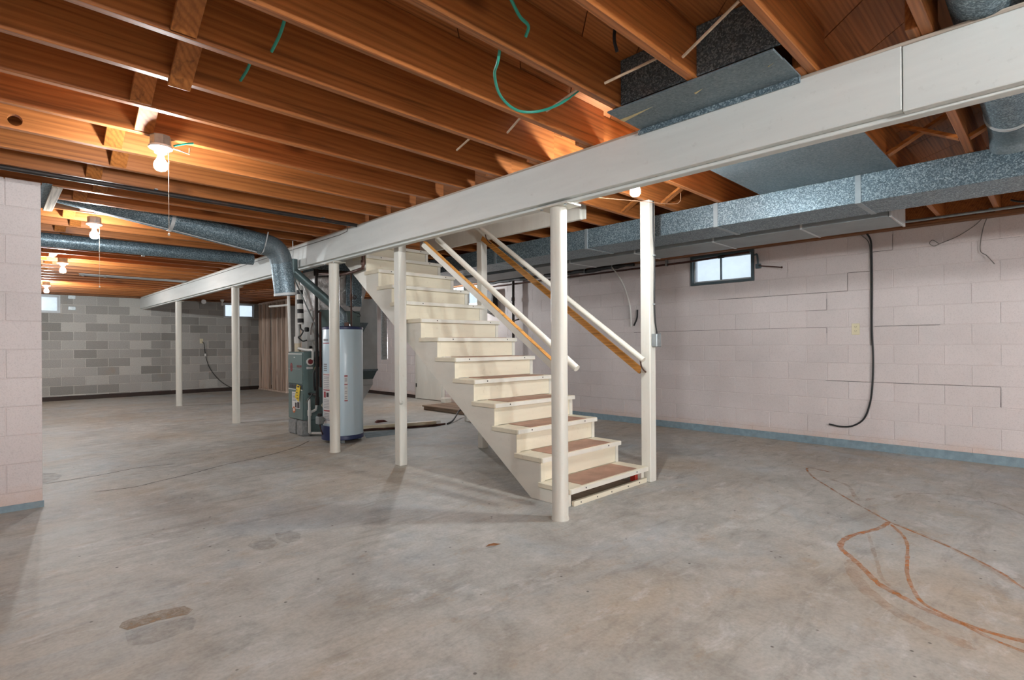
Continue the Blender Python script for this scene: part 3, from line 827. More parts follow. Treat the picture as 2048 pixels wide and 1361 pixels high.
sp = tag(empty('joist_pan', (1.8, 11, 2.3)), 'narrow grey sheet metal strip under the far left joists near the beam', 'duct')
MB().box(1.08, 2.56, 10.84, 11.10, ZJ - .007, ZJ - .001).build('sheet', 'galv_pale', sp)
for xx in (1.06, 1.35): MB().bar((xx, 10.80, ZJ - .010), (xx + .07, 11.12, ZJ - .010), .03, .005).build('tab', 'galv_pale', sp)
# dark gas pipe under the joists over the stub wall
gp = tag(empty('ceiling_pipe', (0, 4.73, 2.28)), 'long dark metal pipe under the joists just in front of the pink wall end', 'pipe')
MB().tube([(XL + .05, 4.73, 2.288), (2.55, 4.73, 2.288)], .016, 12).build('pipe', 'iron', gp, smooth=True)
MB().tube([(XL + .05, 4.785, 2.293), (2.55, 4.785, 2.293)], .009, 10).build('conduit', 'zinc', gp, smooth=True)
for xx in (-.6, .9, 2.2): MB().box(xx, xx + .02, 4.70, 4.82, ZJ - .006, ZJ - .001).build('strap', 'zinc', gp)

# ------------------------------------------------------------------ furnace group
fu = tag(empty('furnace', (3.15, 6.9, .19)), 'dark green upright gas furnace with yellow tag beside the water heater', 'furnace')
fx0, fx1, fy0, fy1, fz0, fz1 = 2.84, 3.52, 6.655, 7.11, .192, 1.062
MB().box(fx0 + .006, fx1, fy0, fy1, fz0, fz1).build('cabinet', 'green_metal', fu, bevel=.006)
ud = MB().box(fx0 - .006, fx0 + .0055, fy0 + .008, fy1 - .008, .655, 1.045).build('upper_door', 'green_metal', fu, bevel=.003)
MB().box(fx0 - .008, fx0 - .0065, fy0 + .06, fy1 - .01, .838, .846).build('trim_line', 'zinc', ud)
MB().box(fx0 - .009, fx0 - .0065, fy0 + .22, fy0 + .26, .985, .995).build('latch', 'porcelain', ud)
MB().box(fx0 - .0075, fx0 - .0062, fy0 + .012, fy1 - .012, 1.028, 1.040).build('trim_line', 'porcelain', ud)
lg = MB()
pr = [(math.cos(2 * math.pi * i / 20) * .036 + fy1 - .115, math.sin(2 * math.pi * i / 20) * .058 + .862) for i in range(20)]
lg.prism(pr, 0, fx0 - .009, fx0 - .0062); lg.build('logo', 'red_logo', ud)
lo = MB().box(fx0 - .004, fx0 + .0055, fy0 + .008, fy1 - .008, fz0 + .01, .585).build('lower_door', 'green_metal', fu, bevel=.003)
MB().box(fx0 - .003, fx0 + .0055, fy0 + .008, fy1 - .008, .592, .648).build('vent_grille', 'green_dark', fu)
gv = MB()
for i in range(6): gv.box(fx0 - .006, fx0 - .003, fy0 + .03 + .066 * i, fy0 + .07 + .066 * i, .600, .640)
stuff(gv.build('louvers', 'dark_print', fu))
MB().box(fx0 - .006, fx0 - .0042, fy0 + .012, fy1 - .012, .574, .583).build('trim_line', 'porcelain', lo)
rl = MB().box(fx0 - .0055, fx0 - .0043, 6.745, 6.985, .335, .545).build('rating_label', 'label_white', lo)
m = MB(); m.box(fx0 - .0062, fx0 - .0056, 6.755, 6.825, .345, .42); m.box(fx0 - .0062, fx0 - .0056, 6.84, 6.89, .345, .41); stuff(m.build('print', 'dark_print', lo))
m = MB()
for i in range(6): m.box(fx0 - .0062, fx0 - .0056, 6.85, 6.97, .43 + .017 * i, .438 + .017 * i)
stuff(m.build('print', 'label_grey', lo))
MB().disc((fx0 - .0062, 6.925, .315), .042, 0, .002, 14).build('sticker', 'orange', lo)
MB().disc((fx0 - .0070, 6.925, .315), .022, 0, .0008, 12).build('sticker', 'label_white', lo)
tg = MB().hexa([(fx0 - .012, 6.71, .63), (fx0 - .012, 6.815, .645), (fx0 - .016, 6.87, .48), (fx0 - .022, 6.745, .425)],
               [(fx0 - .0105, 6.71, .63), (fx0 - .0105, 6.815, .645), (fx0 - .0145, 6.87, .48), (fx0 - .0205, 6.745, .425)]).build('hang_tag', 'tag_yellow', lo)
m = MB()
for i in range(4): m.box(fx0 - .024, fx0 - .0215, 6.755 + .01 * i, 6.80 + .006 * i, .47 + .035 * i, .478 + .035 * i)
m.box(fx0 - .0145, fx0 - .0125, 6.735, 6.80, .610, .628)
stuff(m.build('print', 'dark_print', lo))
# letters on the upper door
def text(body, size, mat, parent, loc, rot, name='lettering', ex=.0006):
    cu = bpy.data.curves.new(name, 'FONT'); cu.body = body; cu.size = size; cu.extrude = ex; cu.align_x = 'CENTER'
    o = bpy.data.objects.new(name, cu); COL.objects.link(o)
    dg = bpy.context.evaluated_depsgraph_get(); me = bpy.data.meshes.new_from_object(o.evaluated_get(dg))
    bpy.data.objects.remove(o); o = bpy.data.objects.new(name, me); COL.objects.link(o)
    me.materials.append(MT[mat]); o.parent = parent; o.location = Vector(loc) - wloc(parent); o.rotation_euler = rot
    return o
FX = (math.pi / 2, 0, -math.pi / 2)
text('RHEEM', .045, 'red_logo', ud, (fx0 - .0075, 6.755, .862), FX)
text('R', .06, 'green_dark', ud, (fx0 - .0098, fy1 - .115, .842), FX)
# right side fittings of the furnace
rg = MB().tube([(2.93, fy0 + .001, .935), (2.93, fy0 - .014, .935)], .048, 20).build('viewing_ring', 'porcelain', fu)
MB().tube([(2.93, fy0 - .0145, .935), (2.93, fy0 - .0165, .935)], .032, 18).build('viewing_glass', 'red_logo', rg)
MB().box(2.885, 2.965, fy0 - .003, fy0 + .001, .842, .872).build('label_plate', 'label_white', fu)
MB().hexa([(2.965, fy0 - .012, .80), (3.03, fy0 - .012, .83), (3.02, fy0 - .014, .88), (2.99, fy0 - .014, .87)],
          [(2.965, fy0 - .010, .80), (3.03, fy0 - .010, .83), (3.02, fy0 - .012, .88), (2.99, fy0 - .012, .87)]).build('hang_tag', 'tag_yellow', fu)
MB().lathe([(.03, 0), (.045, .02), (.045, .11), (.03, .13)], (3.02, fy0 - .045, .87), 14).build('inducer_motor', 'black', fu, smooth=True)
MB().box(fx0 + .10, fx1, fy0 + .01, fy1 - .01, 0, fz0 - .001).build('base_box', 'green_metal', fu, bevel=.004)
for i, (ya, yb, xo) in enumerate(((6.63, 6.80, 2.815), (6.86, 7.10, 2.83))):
    tag(MB().box(xo, xo + .115, ya, yb, 0, .19).build('concrete_block', 'concrete_block', bevel=.012, seg=2),
        ('grey concrete block under the front corner of the furnace nearest the water heater', 'grey concrete block under the left corner of the green furnace')[i], 'block')
# coil cabinet and plenum
cc = tag(empty('coil_cabinet', (3.3, 6.9, 1.06)), 'grey and green sheet metal cabinet standing on the furnace below the foil duct', 'cabinet')
MB().box(3.07, 3.64, 6.67, 7.22, 1.0635, 1.60).build('casing', 'green_metal', cc, bevel=.004)
MB().box(3.062, 3.0695, 6.672, 7.218, 1.066, 1.598).build('side_panel', 'coil_grey', cc, bevel=.002)
MB().box(3.0555, 3.0618, 6.80, 7.05, 1.20, 1.45).build('access_panel', 'coil_grey', cc, bevel=.002)
MB().box(3.054, 3.061, 6.74, 6.775, 1.33, 1.42).build('label_plate', 'label_white', cc)
MB().tube([(3.061, 6.90, 1.12), (3.03, 6.90, 1.12)], .016, 10).build('drain_plug', 'black', cc)
pl = tag(empty('plenum', (3.3, 6.9, 1.6)), 'crumpled foil wrapped plenum above the coil cabinet under the beam', 'duct')
MB().hexa([(3.06, 6.66, 1.602), (3.64, 6.66, 1.602), (3.64, 7.22, 1.602), (3.06, 7.22, 1.602)],
          [(2.98, 6.60, 2.10), (3.78, 6.60, 2.10), (3.78, 7.28, 2.10), (2.98, 7.28, 2.10)]).build('foil_jacket', 'foil', pl, bevel=.015, seg=2)
MB().box(3.0, 4.37, 6.62, 7.02, 2.102, 2.30).build('cross_duct', 'galv', pl, bevel=.003)
MB().box(3.40, 3.62, 6.585, 6.60, 1.66, 2.09).build('metal_panel', 'galv', pl, bevel=.002)
# return drop
dr = tag(empty('return_drop', (3.85, 7.1, .4)), 'pale sheet metal return duct drop behind the water heater', 'duct')
MB().box(3.68, 4.035, 6.90, 7.30, .79, 1.80).build('drop_panel', 'galv_pale', dr, bevel=.004)
MB().prism([(3.68, 1.06 + .40), (3.89, 1.06 + .40), (3.68, 1.13)], 1, 6.893, 6.899).build('stiffener', 'galv_soft', dr)
MB().box(3.675, 4.04, 6.893, 7.306, .775, .80).build('drive_cleat', 'galv_soft', dr, bevel=.001)
MB().hexa([(3.68, 6.905, .66), (3.965, 6.905, .66), (3.965, 7.28, .66), (3.68, 7.28, .66)],
          [(3.68, 6.905, .774), (4.03, 6.905, .774), (4.03, 7.28, .774), (3.68, 7.28, .774)]).build('taper', 'green_dark', dr)
MB().box(3.68, 3.965, 6.91, 7.27, .575, .659).build('neck', 'galv_pale', dr, bevel=.003)
MB().hexa([(3.53, 6.915, .05), (3.56, 6.915, .02), (3.56, 7.1, .02), (3.53, 7.1, .05)],
          [(3.53, 6.915, .573), (3.965, 6.915, .573), (3.965, 7.1, .573), (3.53, 7.1, .573)]).build('boot', 'galv_pale', dr, bevel=.004)
fd = tag(empty('flexible_duct', (4.15, 6.9, .93)), 'corrugated silver flexible duct hanging behind the stairs', 'duct')
prof = []
for i in range(80):
    z = .93 + i * .01455; prof += [(.044, z), (.050, z + .005), (.050, z + .009), (.044, z + .0135)]
MB().lathe(prof, (4.15, 6.9, 0), 16).build('hose', 'silver', fd)
# water heater
HX, HY = 3.055, 6.02
wh = tag(empty('water_heater', (HX, HY, 0)), 'white cylindrical water heater with navy base and warning labels', 'water heater')
MB().lathe([(.229, .085), (.231, .09), (.231, 1.325), (.229, 1.33)], (HX, HY, 0), 40).build('tank', 'heater_white', wh, smooth=True)
MB().lathe([(.225, .035), (.236, .04), (.236, .083), (.232, .088)], (HX, HY, 0), 40).build('base_ring', 'heater_blue', wh, smooth=True)
MB().lathe([(.232, 1.327), (.236, 1.332), (.235, 1.352), (.21, 1.362)], (HX, HY, 0), 40).build('top_cap', 'heater_blue', wh, smooth=True)
for an in (-2.1, -.2, 2.2, 3.6):
    MB().box(HX + .19 * math.cos(an) - .02, HX + .19 * math.cos(an) + .02, HY + .19 * math.sin(an) - .02, HY + .19 * math.sin(an) + .02, 0, .037).build('foot', 'zinc', wh)
va = math.atan2(-HY, -HX)           # towards the camera
def patch(a, b, z0, z1, mat, name, th=.0012):
    MB().arc((HX, HY), .2312, va + a, va + b, z0, z1, 5, th).build(name, mat, wh)
patch(-.44 * 2.9, -.31 * 2.1, .23, .815, 'label_white', 'warning_label')
L0, L1 = -1.22, -.68
for zz, hh in ((.80, .008), (.625, .012), (.385, .014)): patch(L0, L1, zz - hh, zz, 'red', 'label_line', .0022)
patch(L0, L1, .268, .275, 'heater_blue', 'label_line', .0022)
for i in range(7): patch(L0 + .05, L1 - .06, .64 + .021 * i, .648 + .021 * i, 'label_grey', 'label_print', .002)
for i in range(6): patch(L0 + .05, L1 - .06, .41 + .018 * i, .416 + .018 * i, 'label_grey', 'label_print', .002)
for i in range(4): patch(L0 + .05, L1 - .06, .29 + .018 * i, .296 + .018 * i, 'label_grey', 'label_print', .002)
patch(L0 + .04, L1 - .30, .53, .60, 'red', 'label_print', .0022)
patch(L1 - .24, L1 - .08, .54, .59, 'dark_print', 'label_print', .0022)
patch(L0, L1, 1.16, 1.17, 'red', 'label_line', .0022); patch(L0 + .05, L1 - .1, 1.19, 1.215, 'label_grey', 'label_print', .0022)
for i in range(4): patch(L0 + .05, L1 - .2, .84 + .024 * i, .853 + .024 * i, 'label_grey', 'label_print', .0015)
patch(.06, .22, .49, .79, 'label_white', 'warning_label')
patch(.06, .22, .775, .79, 'red', 'label_line', .0022); patch(.06, .22, .68, .69, 'red', 'label_line', .0022); patch(.06, .22, .49, .502, 'red', 'label_line', .0022)
for zz in (.72, .735, .75, .52, .54, .58, .60, .64): patch(.08, .19, zz, zz + .007, 'label_grey', 'label_print', .0018)
ga = va - 1.12
gc = Vector((HX + .29 * math.cos(ga), HY + .29 * math.sin(ga), .27))
gv = MB().box(gc.x - .035, gc.x + .035, gc.y - .04, gc.y + .04, .225, .315).build('gas_valve', 'zinc', wh, bevel=.008)
MB().tube([gc + Vector((0, 0, .0)), (HX + .23 * math.cos(ga), HY + .23 * math.sin(ga), .27)], .022, 12).build('valve_neck', 'zinc', gv)
MB().lathe([(.024, 0), (.028, .004), (.026, .03), (.02, .034)], (gc.x, gc.y, .3155), 14).build('valve_knob', 'black', gv)
MB().tube(curve_pts([gc + Vector((0, 0, -.045)), gc + Vector((.01, 0, -.10)), gc + Vector((.05, .02, -.19))], 4), .006, 6).build('burner_tube', 'copper', gv)
MB().arc((HX, HY), .2365, va - 1.45, va - .55, .036, .20, 8, .012).build('burner_cover', 'heater_blue', wh)
MB().lathe([(.028, 0), (.028, .06)], (HX, HY - .10, 1.35), 12).build('pipe_nipple', 'copper', wh)
# vent pipe from the heater
vp = tag(empty('vent_pipe', (2.8, 6.1, 1.4)), 'green-grey vent pipe sloping down from the beam to the water heater', 'pipe')
hd_ = [(HX, HY, 1.365), (HX, HY, 1.44), (HX - .005, HY + .002, 1.53)]
MB().lathe([(.09, 0), (.085, .02), (.05, .075), (.05, .09)], (HX, HY, 1.363), 20).build('draft_hood', 'galv', vp, smooth=True)
MB().tube(curve_pts([(HX, HY, 1.445), (HX - .005, HY, 1.50), (HX - .05, HY + .01, 1.56), (HX - .12, HY + .025, 1.622)], 5), .0525, 20).build('elbow', 'galv_soft', vp, smooth=True)
MB().tube([(HX - .11, HY + .022, 1.614), (2.52, 6.125, 1.985)], .050, 20).build('pipe', 'green_pipe', vp, smooth=True)
MB().tube([(2.505, 6.128, 1.96), (2.505, 6.128, 2.125)], .052, 20).build('tee_stub', 'green_pipe', vp, smooth=True)
MB().tube([(2.505, 6.128, 2.125), (2.50, 6.11, 2.24), (2.49, 6.09, 2.33)], .005, 6).build('hanger_wire', 'galv_pale', vp)
# gas pipes
gi = tag(empty('gas_pipe', (2.95, 6.5, .5)), 'black iron gas pipe dropping between furnace and water heater', 'pipe')
MB().tube([(2.93, 6.45, .50), (2.925, 6.45, 2.06)], .019, 12).build('riser', 'iron', gi, smooth=True)
MB().tube([(2.925, 6.45, 2.005), (2.925, 6.45, 2.085)], .029, 12).build('tee', 'iron', gi, smooth=True)
MB().tube([(2.925, 6.45, 2.062), (3.36, 6.45, 2.085), (3.90, 6.45, 2.10)], .018, 12).build('branch', 'iron', gi, smooth=True)
MB().tube([(2.93, 6.45, 1.99), (3.25, 6.45, 2.03)], .008, 8).build('branch', 'iron', gi, smooth=True)
MB().tube([(2.93, 6.45, .50), (2.93, 6.45, .40)], .026, 12).build('drip_leg', 'iron', gi, smooth=True)
MB().tube([(2.93, 6.45, .52), (2.92, 6.55, .53), (2.92, fy0, .53)], .016, 10).build('branch', 'iron', gi, smooth=True)
MB().tube([(2.91, 6.47, .58), (2.90, 6.47, .64), (2.90, 6.48, .80), (2.94, 6.47, .90)], .012, 10).build('flex_line', 'black', gi, smooth=True)
MB().bar((2.88, 6.46, .55), (2.80, 6.46, .45), .014, .008).build('valve_lever', 'black', gi)
MB().tube([(2.965, 6.43, 1.56), (2.965, 6.43, .62)], .014, 10).build('riser', 'rust', gi, smooth=True)
MB().tube([(2.925, 6.45, 1.56), (2.965, 6.43, 1.56)], .014, 8).build('branch', 'iron', gi)
MB().hexa([(2.955, 6.40, .40), (3.02, 6.40, .30), (3.05, 6.40, .33), (2.985, 6.40, .44)],
          [(2.955, 6.403, .40), (3.02, 6.403, .30), (3.05, 6.403, .33), (2.985, 6.403, .44)]).build('hang_tag', 'tag_cream', gi)
wp = tag(empty('water_pipe', (3.36, 6.2, 1.4)), 'brown water pipe with a round valve above the water heater', 'pipe')
MB().tube([(3.12, 5.93, 1.36), (3.12, 5.93, 2.0)], .011, 10).build('riser', 'copper', wp, smooth=True)
MB().tube([(3.12, 5.93, 2.0), (3.12, 5.93, 2.055)], .017, 10).build('tee', 'copper', wp, smooth=True)
MB().tube([(3.12, 5.93, 1.68), (3.12, 5.93, 1.75)], .017, 10).build('valve_body', 'copper', wp, smooth=True)
m = MB()
for i in range(10):
    a0 = 2 * math.pi * i / 10; a1 = a0 + 2 * math.pi / 10
    m.tube([(3.155 + .022 * math.cos(a0), 5.915, 1.715 + .022 * math.sin(a0)), (3.155 + .022 * math.cos(a1), 5.915, 1.715 + .022 * math.sin(a1))], .004, 6)
m.tube([(3.12, 5.93, 1.715), (3.155, 5.915, 1.715)], .004, 6)
m.build('valve_wheel', 'rust', wp)
MB().tube(curve_pts([(3.125, 5.925, 1.56), (3.17, 5.92, 1.53), (3.22, 5.92, 1.52), (3.23, 5.92, 1.49), (3.19, 5.92, 1.48)], 5), .004, 6).build('lead_wire', 'black', wp)
MB().box(3.09, 3.15, 5.924, 5.936, 1.596, 1.604).build('shutoff_lever', 'iron', wp)
ep = tag(empty('elbow_pipe', (2.88, 5.2, 2.0)), 'brown pipe with an elbow running beside the top of the stairs below the beam', 'pipe')
MB().tube(curve_pts([(2.838, 5.13, 2.11), (2.838, 5.13, 2.00), (2.838, 5.135, 1.965), (2.838, 5.17, 1.945), (2.838, 5.6, 1.93), (2.86, 6.2, 2.00)], 5), .017, 12).build('pipe', 'copper', ep, smooth=True)
MB().tube([(2.838, 5.13, 2.03), (2.838, 5.13, 1.985)], .024, 12).build('coupling', 'copper', ep, smooth=True)
# PVC parts
pv = tag(empty('drain_pipe', (2.9, 6.6, 0)), 'white plastic condensate drain pipe on the right side of the furnace', 'pipe')
MB().tube(curve_pts([(2.895, 6.615, .46), (2.895, 6.60, .455), (2.895, 6.60, .40), (2.895, 6.60, .07), (2.90, 6.60, .045), (2.93, 6.60, .035), (3.06, 6.50, .03)], 4), .017, 12).build('pipe', 'pvc', pv, smooth=True)
MB().tube([(2.895, 6.60, .33), (2.895, 6.60, .26)], .024, 12).build('tee', 'pvc', pv, smooth=True)
MB().tube([(2.895, 6.60, .295), (2.96, 6.60, .32), (2.98, 6.60, .33)], .018, 10).build('branch', 'pvc', pv, smooth=True)
MB().tube([(2.98, 6.60, .33), (3.01, 6.60, .62)], .014, 10).build('pipe', 'pvc', pv, smooth=True)
pf = tag(empty('flue_pipe', (2.95, 7.0, 1.06)), 'cream and white plastic flue pipe with a black-banded sleeve above the furnace', 'pipe')
MB().tube([(2.95, 7.075, 1.0625), (2.95, 7.075, 1.17)], .040, 18).build('pipe', 'pvc_cream', pf, smooth=True)
MB().tube([(2.95, 7.075, 1.17), (2.95, 7.075, 1.26)], .045, 18).build('coupling', 'pvc', pf, smooth=True)
MB().tube([(2.95, 7.075, 1.26), (2.95, 7.05, 2.20)], .030, 16).build('pipe', 'pvc', pf, smooth=True)
sl = MB().tube([(2.955, 6.985, 1.42), (2.95, 7.0, 1.93)], .038, 18).build('sleeve', 'pvc', pf, smooth=True)
for i in range(4):
    z = 1.44 + .125 * i
    MB().tube([(2.9548 - .0012 * i, 6.9856 + .0037 * i, z), (2.9543 - .0012 * i, 6.987 + .0037 * i, z + .055)], .0395, 18).build('black_band', 'black', sl, smooth=True)
MB().tube(curve_pts([(2.95, 6.99, 1.43), (2.94, 6.95, 1.36), (2.95, 6.90, 1.33), (2.93, 6.93, 1.27), (2.93, 7.0, 1.25), (2.95, 6.92, 1.20), (2.99, 6.88, 1.21)], 5), .009, 7).build('loose_cord', 'black', pf, smooth=True)
MB().lathe([(.02, 0), (.03, .01), (.03, .05), (.02, .06)], (2.985, 6.87, 1.32), 10).build('connector', 'black', pf)
pw = tag(empty('white_riser', (2.92, 7.15, 1.05)), 'tall thin white plastic pipe left of the flue, rising beside the furnace to the joists', 'pipe')
MB().tube([(2.87, 7.125, 1.0635), (2.85, 7.14, 2.30)], .018, 12).build('pipe', 'pvc', pw, smooth=True)
MB().tube([(2.86, 7.135, 1.68), (2.68, 7.33, 1.66)], .014, 8).build('arm', 'pvc', pw, smooth=True)
cd = tag(empty('condensate_line', (2.95, 6.8, 1.1)), 'white plastic pipe lying across the top of the furnace', 'pipe')
MB().tube(curve_pts([(2.93, 7.00, 1.105), (2.95, 6.83, 1.085), (2.955, 6.72, 1.08), (2.955, 6.63, 1.08), (2.955, 6.625, 1.03), (2.955, 6.625, .96)], 5), .017, 12).build('pipe', 'pvc', cd, smooth=True)
tw = tag(empty('thin_pipe', (2.85, 6.8, 1.5)), 'thin grey tube slanting from the sloping vent pipe down behind the gas pipe', 'pipe')
MB().tube([(2.60, 6.35, 1.96), (2.90, 6.56, 1.52), (3.00, 6.50, 1.20)], .009, 8).build('tube', 'zinc', tw, smooth=True)
tc_ = tag(MB().tube([(2.99, 6.62, 1.95), (2.98, 6.62, 1.50), (2.94, 6.64, 1.36), (2.955, 6.68, 1.28)], .005, 7).build('copper_tube', 'copper', smooth=True), 'very thin brown tube in front of the foil plenum', 'pipe')

# ------------------------------------------------------------------ partition of rough studs at the far right
pt = tag(empty('stud_partition', (5.25, 14.2, 0)), 'unfinished partition of rough wooden studs and boards at the far wall', 'partition')
MB().box(5.19, 5.28, 13.15, 15.0, 0, .04).build('bottom_plate', 'stud', pt, bevel=.003)
MB().box(5.19, 5.28, 13.15, 15.0, 2.255, 2.295).build('top_plate', 'stud', pt, bevel=.003)
for i, y in enumerate((13.18, 13.42, 13.70, 14.02, 14.36, 14.72, 14.96)):
    MB().box(5.192 + random.uniform(0, .012), 5.278, y - .019, y + .019, .0405, 2.2545).build('stud', 'stud', pt, bevel=.003)
for i in range(8):
    if i in (1, 5): continue
    MB().box(5.281, 5.30, 13.2 + .225 * i, 13.41 + .225 * i, .02, 2.28).build('board', 'stud', pt, bevel=.002)
# second group of odd timbers behind
tag(MB().box(5.33, 5.42, 12.60, 12.64, 0, 2.30).build('loose_stud', 'stud', bevel=.003), 'single rough upright stud standing clear of the partition end', 'stud')

# ------------------------------------------------------------------ white door and things on the floor behind the stairs
d1 = struct(empty('door_1', (6.60, 9.24, 0)))
MB().box(6.585, 6.625, 8.79, 9.66, .012, 1.95).build('door_panel', 'door_paint', d1, bevel=.003)
MB().box(6.605, 6.636, 9.665, 9.735, 0, 2.0).build('door_casing', 'door_paint', d1, bevel=.003)
MB().box(6.605, 6.636, 8.715, 8.785, 0, 2.0).build('door_casing', 'door_paint', d1, bevel=.003)
for z in (.25, 1.0): MB().box(6.578, 6.5845, 9.645, 9.68, z, z + .08).build('hinge', 'iron', d1)
wpl = tag(empty('wood_platform', (5.95, 7.4, 0)), 'low weathered wooden platform on the floor under the stairs', 'platform')
for i in range(4):
    MB().box(5.50 + .19 * i, 5.68 + .19 * i, 6.75, 7.90, .055, .078).build('plank', 'floor_plank', wpl, bevel=.003)
MB().box(5.52, 5.56, 6.78, 7.88, 0, .0545).build('runner', 'floor_plank', wpl, bevel=.003)
MB().box(6.16, 6.20, 6.78, 7.88, 0, .0545).build('runner', 'floor_plank', wpl, bevel=.003)
tag(MB().box(6.40, 6.56, 8.42, 8.56, 0, .10).build('white_block', 'door_paint', bevel=.01), 'small white painted block on the floor right of the white door', 'block')
fp = tag(empty('floor_pipe', (4.0, 6.3, 0)), 'dirty white plastic pipe lying on the floor right of the water heater', 'pipe')
MB().tube([(3.42, 6.56, .034), (4.54, 6.19, .034)], .033, 14).build('pipe', 'pvc_cream', fp, smooth=True)
MB().tube([(4.54, 6.19, .034), (4.60, 6.17, .034)], .040, 14).build('end_fitting', 'pvc', fp, smooth=True)
ho = tag(MB().tube(curve_pts([(3.38, 6.40, .022), (3.62, 6.44, .02), (3.85, 6.33, .018), (4.1, 6.24, .016), (4.4, 6.14, .016), (4.66, 6.13, .016)], 6), .013, 9).build('hose', 'rust', smooth=True), 'dark brown hose lying along the white floor pipe', 'hose')
tag(MB().tube(curve_pts([(4.70, 6.13, .012), (4.88, 6.25, .02), (5.05, 6.38, .06), (5.3, 6.6, .11), (5.5, 6.68, .095)], 6), .012, 9).build('power_cord', 'black', smooth=True), 'black cord rising from the floor to the wooden platform under the stairs', 'cord')
tag(MB().hexa([(4.08, 7.02, 0), (4.27, 7.0, 0), (4.25, 7.10, 0), (4.10, 7.12, 0)], [(4.12, 7.04, .035), (4.22, 7.02, .03), (4.21, 7.08, .03), (4.13, 7.09, .035)]).build('rag', 'red_plastic', bevel=.006, seg=2), 'small dark red lump on the floor behind the square post', 'rag')
lf = MB().add([(1.985, 2.25, .002), (2.0, 2.225, .010), (2.03, 2.215, .006), (2.055, 2.195, .014), (2.03, 2.232, .016), (2.005, 2.245, .012)], [(0, 1, 5), (1, 4, 5), (1, 2, 4), (2, 3, 4)])
tag(lf.build('dry_leaf', 'leaf'), 'small dry brown leaf on the floor in front of the round post', 'leaf')

# ------------------------------------------------------------------ fittings on the right wall
def outlet(x, y, z, axis, label):
    t = tag(empty('outlet', (x, y, z)), label, 'outlet')
    def bx(m, d0, d1, a, b, za, zb):
        return m.box(x + d0, x + d1, y + a, y + b, z + za, z + zb) if axis == 'y' else m.box(x + a, x + b, y + d0, y + d1, z + za, z + zb)
    pl_ = bx(MB(), -.006, -.0005, -.037, .037, -.06, .06).build('cover_plate', 'ivory', t, bevel=.002)
    for s in (-.022, .022):
        so = bx(MB(), -.009, -.0062, -.017, .017, s - .014, s + .014).build('socket', 'ivory', t, bevel=.002)
        m = MB()
        for a in (-.007, .006): bx(m, -.0098, -.0088, a - .001, a + .0015, s - .003, s + .008)
        bx(m, -.0098, -.0088, -.002, .002, s - .010, s - .005)
        stuff(m.build('slots', 'slot', so))
    return t
outlet(XR, 1.53, 1.276, 'y', 'ivory double outlet on the pink wall left of the black cable')
o2 = outlet(3.85, YB, 1.285, 'x', 'ivory outlet on the grey block wall with a black cord plugged in')
tag(MB().tube(curve_pts([(3.86, YB - .03, 1.265), (3.90, YB - .05, 1.20), (3.93, YB - .03, .95), (4.02, YB - .03, .62), (4.22, YB - .03, .32), (4.48, YB - .045, .105), (4.75, YB - .06, .012)], 6), .008, 7).build('power_cord', 'black', smooth=True), 'black cord hanging from the outlet on the grey block wall', 'cord')
tag(MB().lathe([(.012, 0), (.02, .01), (.02, .06), (.012, .07)], (3.925, YB - .045, .90), 10).build('cord_plug', 'porcelain'), 'small white plug hanging on the black cord at the grey wall', 'plug')
for z, lb in ((2.20, 'upper grey cover plate on the grey wall beside the far left window'), (1.955, 'lower grey cover plate on the grey wall beside the far left window')):
    tag(MB().box(1.27, 1.40, YB - .012, YB - .001, z, z + .08).build('cover_plate', 'zinc', bevel=.003), lb, 'plate')
sd = tag(empty('smoke_detector', (3.87, 14.9, 2.28)), 'round white smoke detector facing out near the far end of the beam', 'detector')
MB().tube([(3.87, 14.93, 2.262), (3.87, 14.90, 2.262)], .056, 20).build('body', 'porcelain', sd, smooth=True)
MB().tube([(3.87, 14.965, 2.262), (3.87, 14.93, 2.262)], .02, 10).build('mount', 'porcelain', sd)
MB().box(3.85, 3.89, 14.93, 14.946, 2.262, ZJ - .001).build('hanger', 'zinc', sd)
ub = tag(empty('ceiling_light', (4.19, 14.55, ZJ)), 'unlit white bulb in a holder beside the far right window', 'lamp')
MB().lathe([(.03, .20 - .02), (.045, .215), (.045, .235)], (4.19, 14.55, 2.075), 12).build('lamp_holder', 'porcelain', ub)
MB().lathe([(.004, 0), (.03, .02), (.033, .04), (.018, .08), (.014, .10)], (4.19, 14.55, 2.155), 14).build('bulb', 'porcelain', ub, smooth=True)
# cables
bc = curve_pts([(6.615, 1.425, 2.29), (6.622, 1.385, 2.20), (6.625, 1.378, 2.05), (6.626, 1.376, 1.70), (6.626, 1.380, 1.30), (6.626, 1.370, .95), (6.626, 1.378, .70), (6.626, 1.40, .50), (6.626, 1.455, .33), (6.624, 1.55, .245), (6.62, 1.66, .222), (6.616, 1.785, .238)], 8)
tag(MB().tube(bc, .0085, 8).build('hanging_cable', 'black', smooth=True), 'long black cable hanging down the pink wall and curling at its end', 'cable')
tag(MB().tube(curve_pts([(6.63, 1.47, 2.27), (6.632, 1.405, 2.18), (6.633, 1.393, 2.0), (6.633, 1.392, 1.5), (6.633, 1.392, 1.1)], 6), .004, 6).build('thin_cable', 'grey_wire', smooth=True), 'thin grey cable beside the long black cable on the pink wall', 'cable')
tag(MB().tube(curve_pts([(6.62, .484, 2.30), (6.622, .56, 2.22), (6.622, .68, 2.14), (6.622, .78, 2.10), (6.622, .82, 2.085), (6.62, .86, 2.07), (6.62, .895, 2.10), (6.62, .87, 2.13), (6.62, .82, 2.085)], 6), .0035, 6).build('wire', 'grey_wire', smooth=True), 'thin wire on the upper pink wall ending in a loop', 'wire')
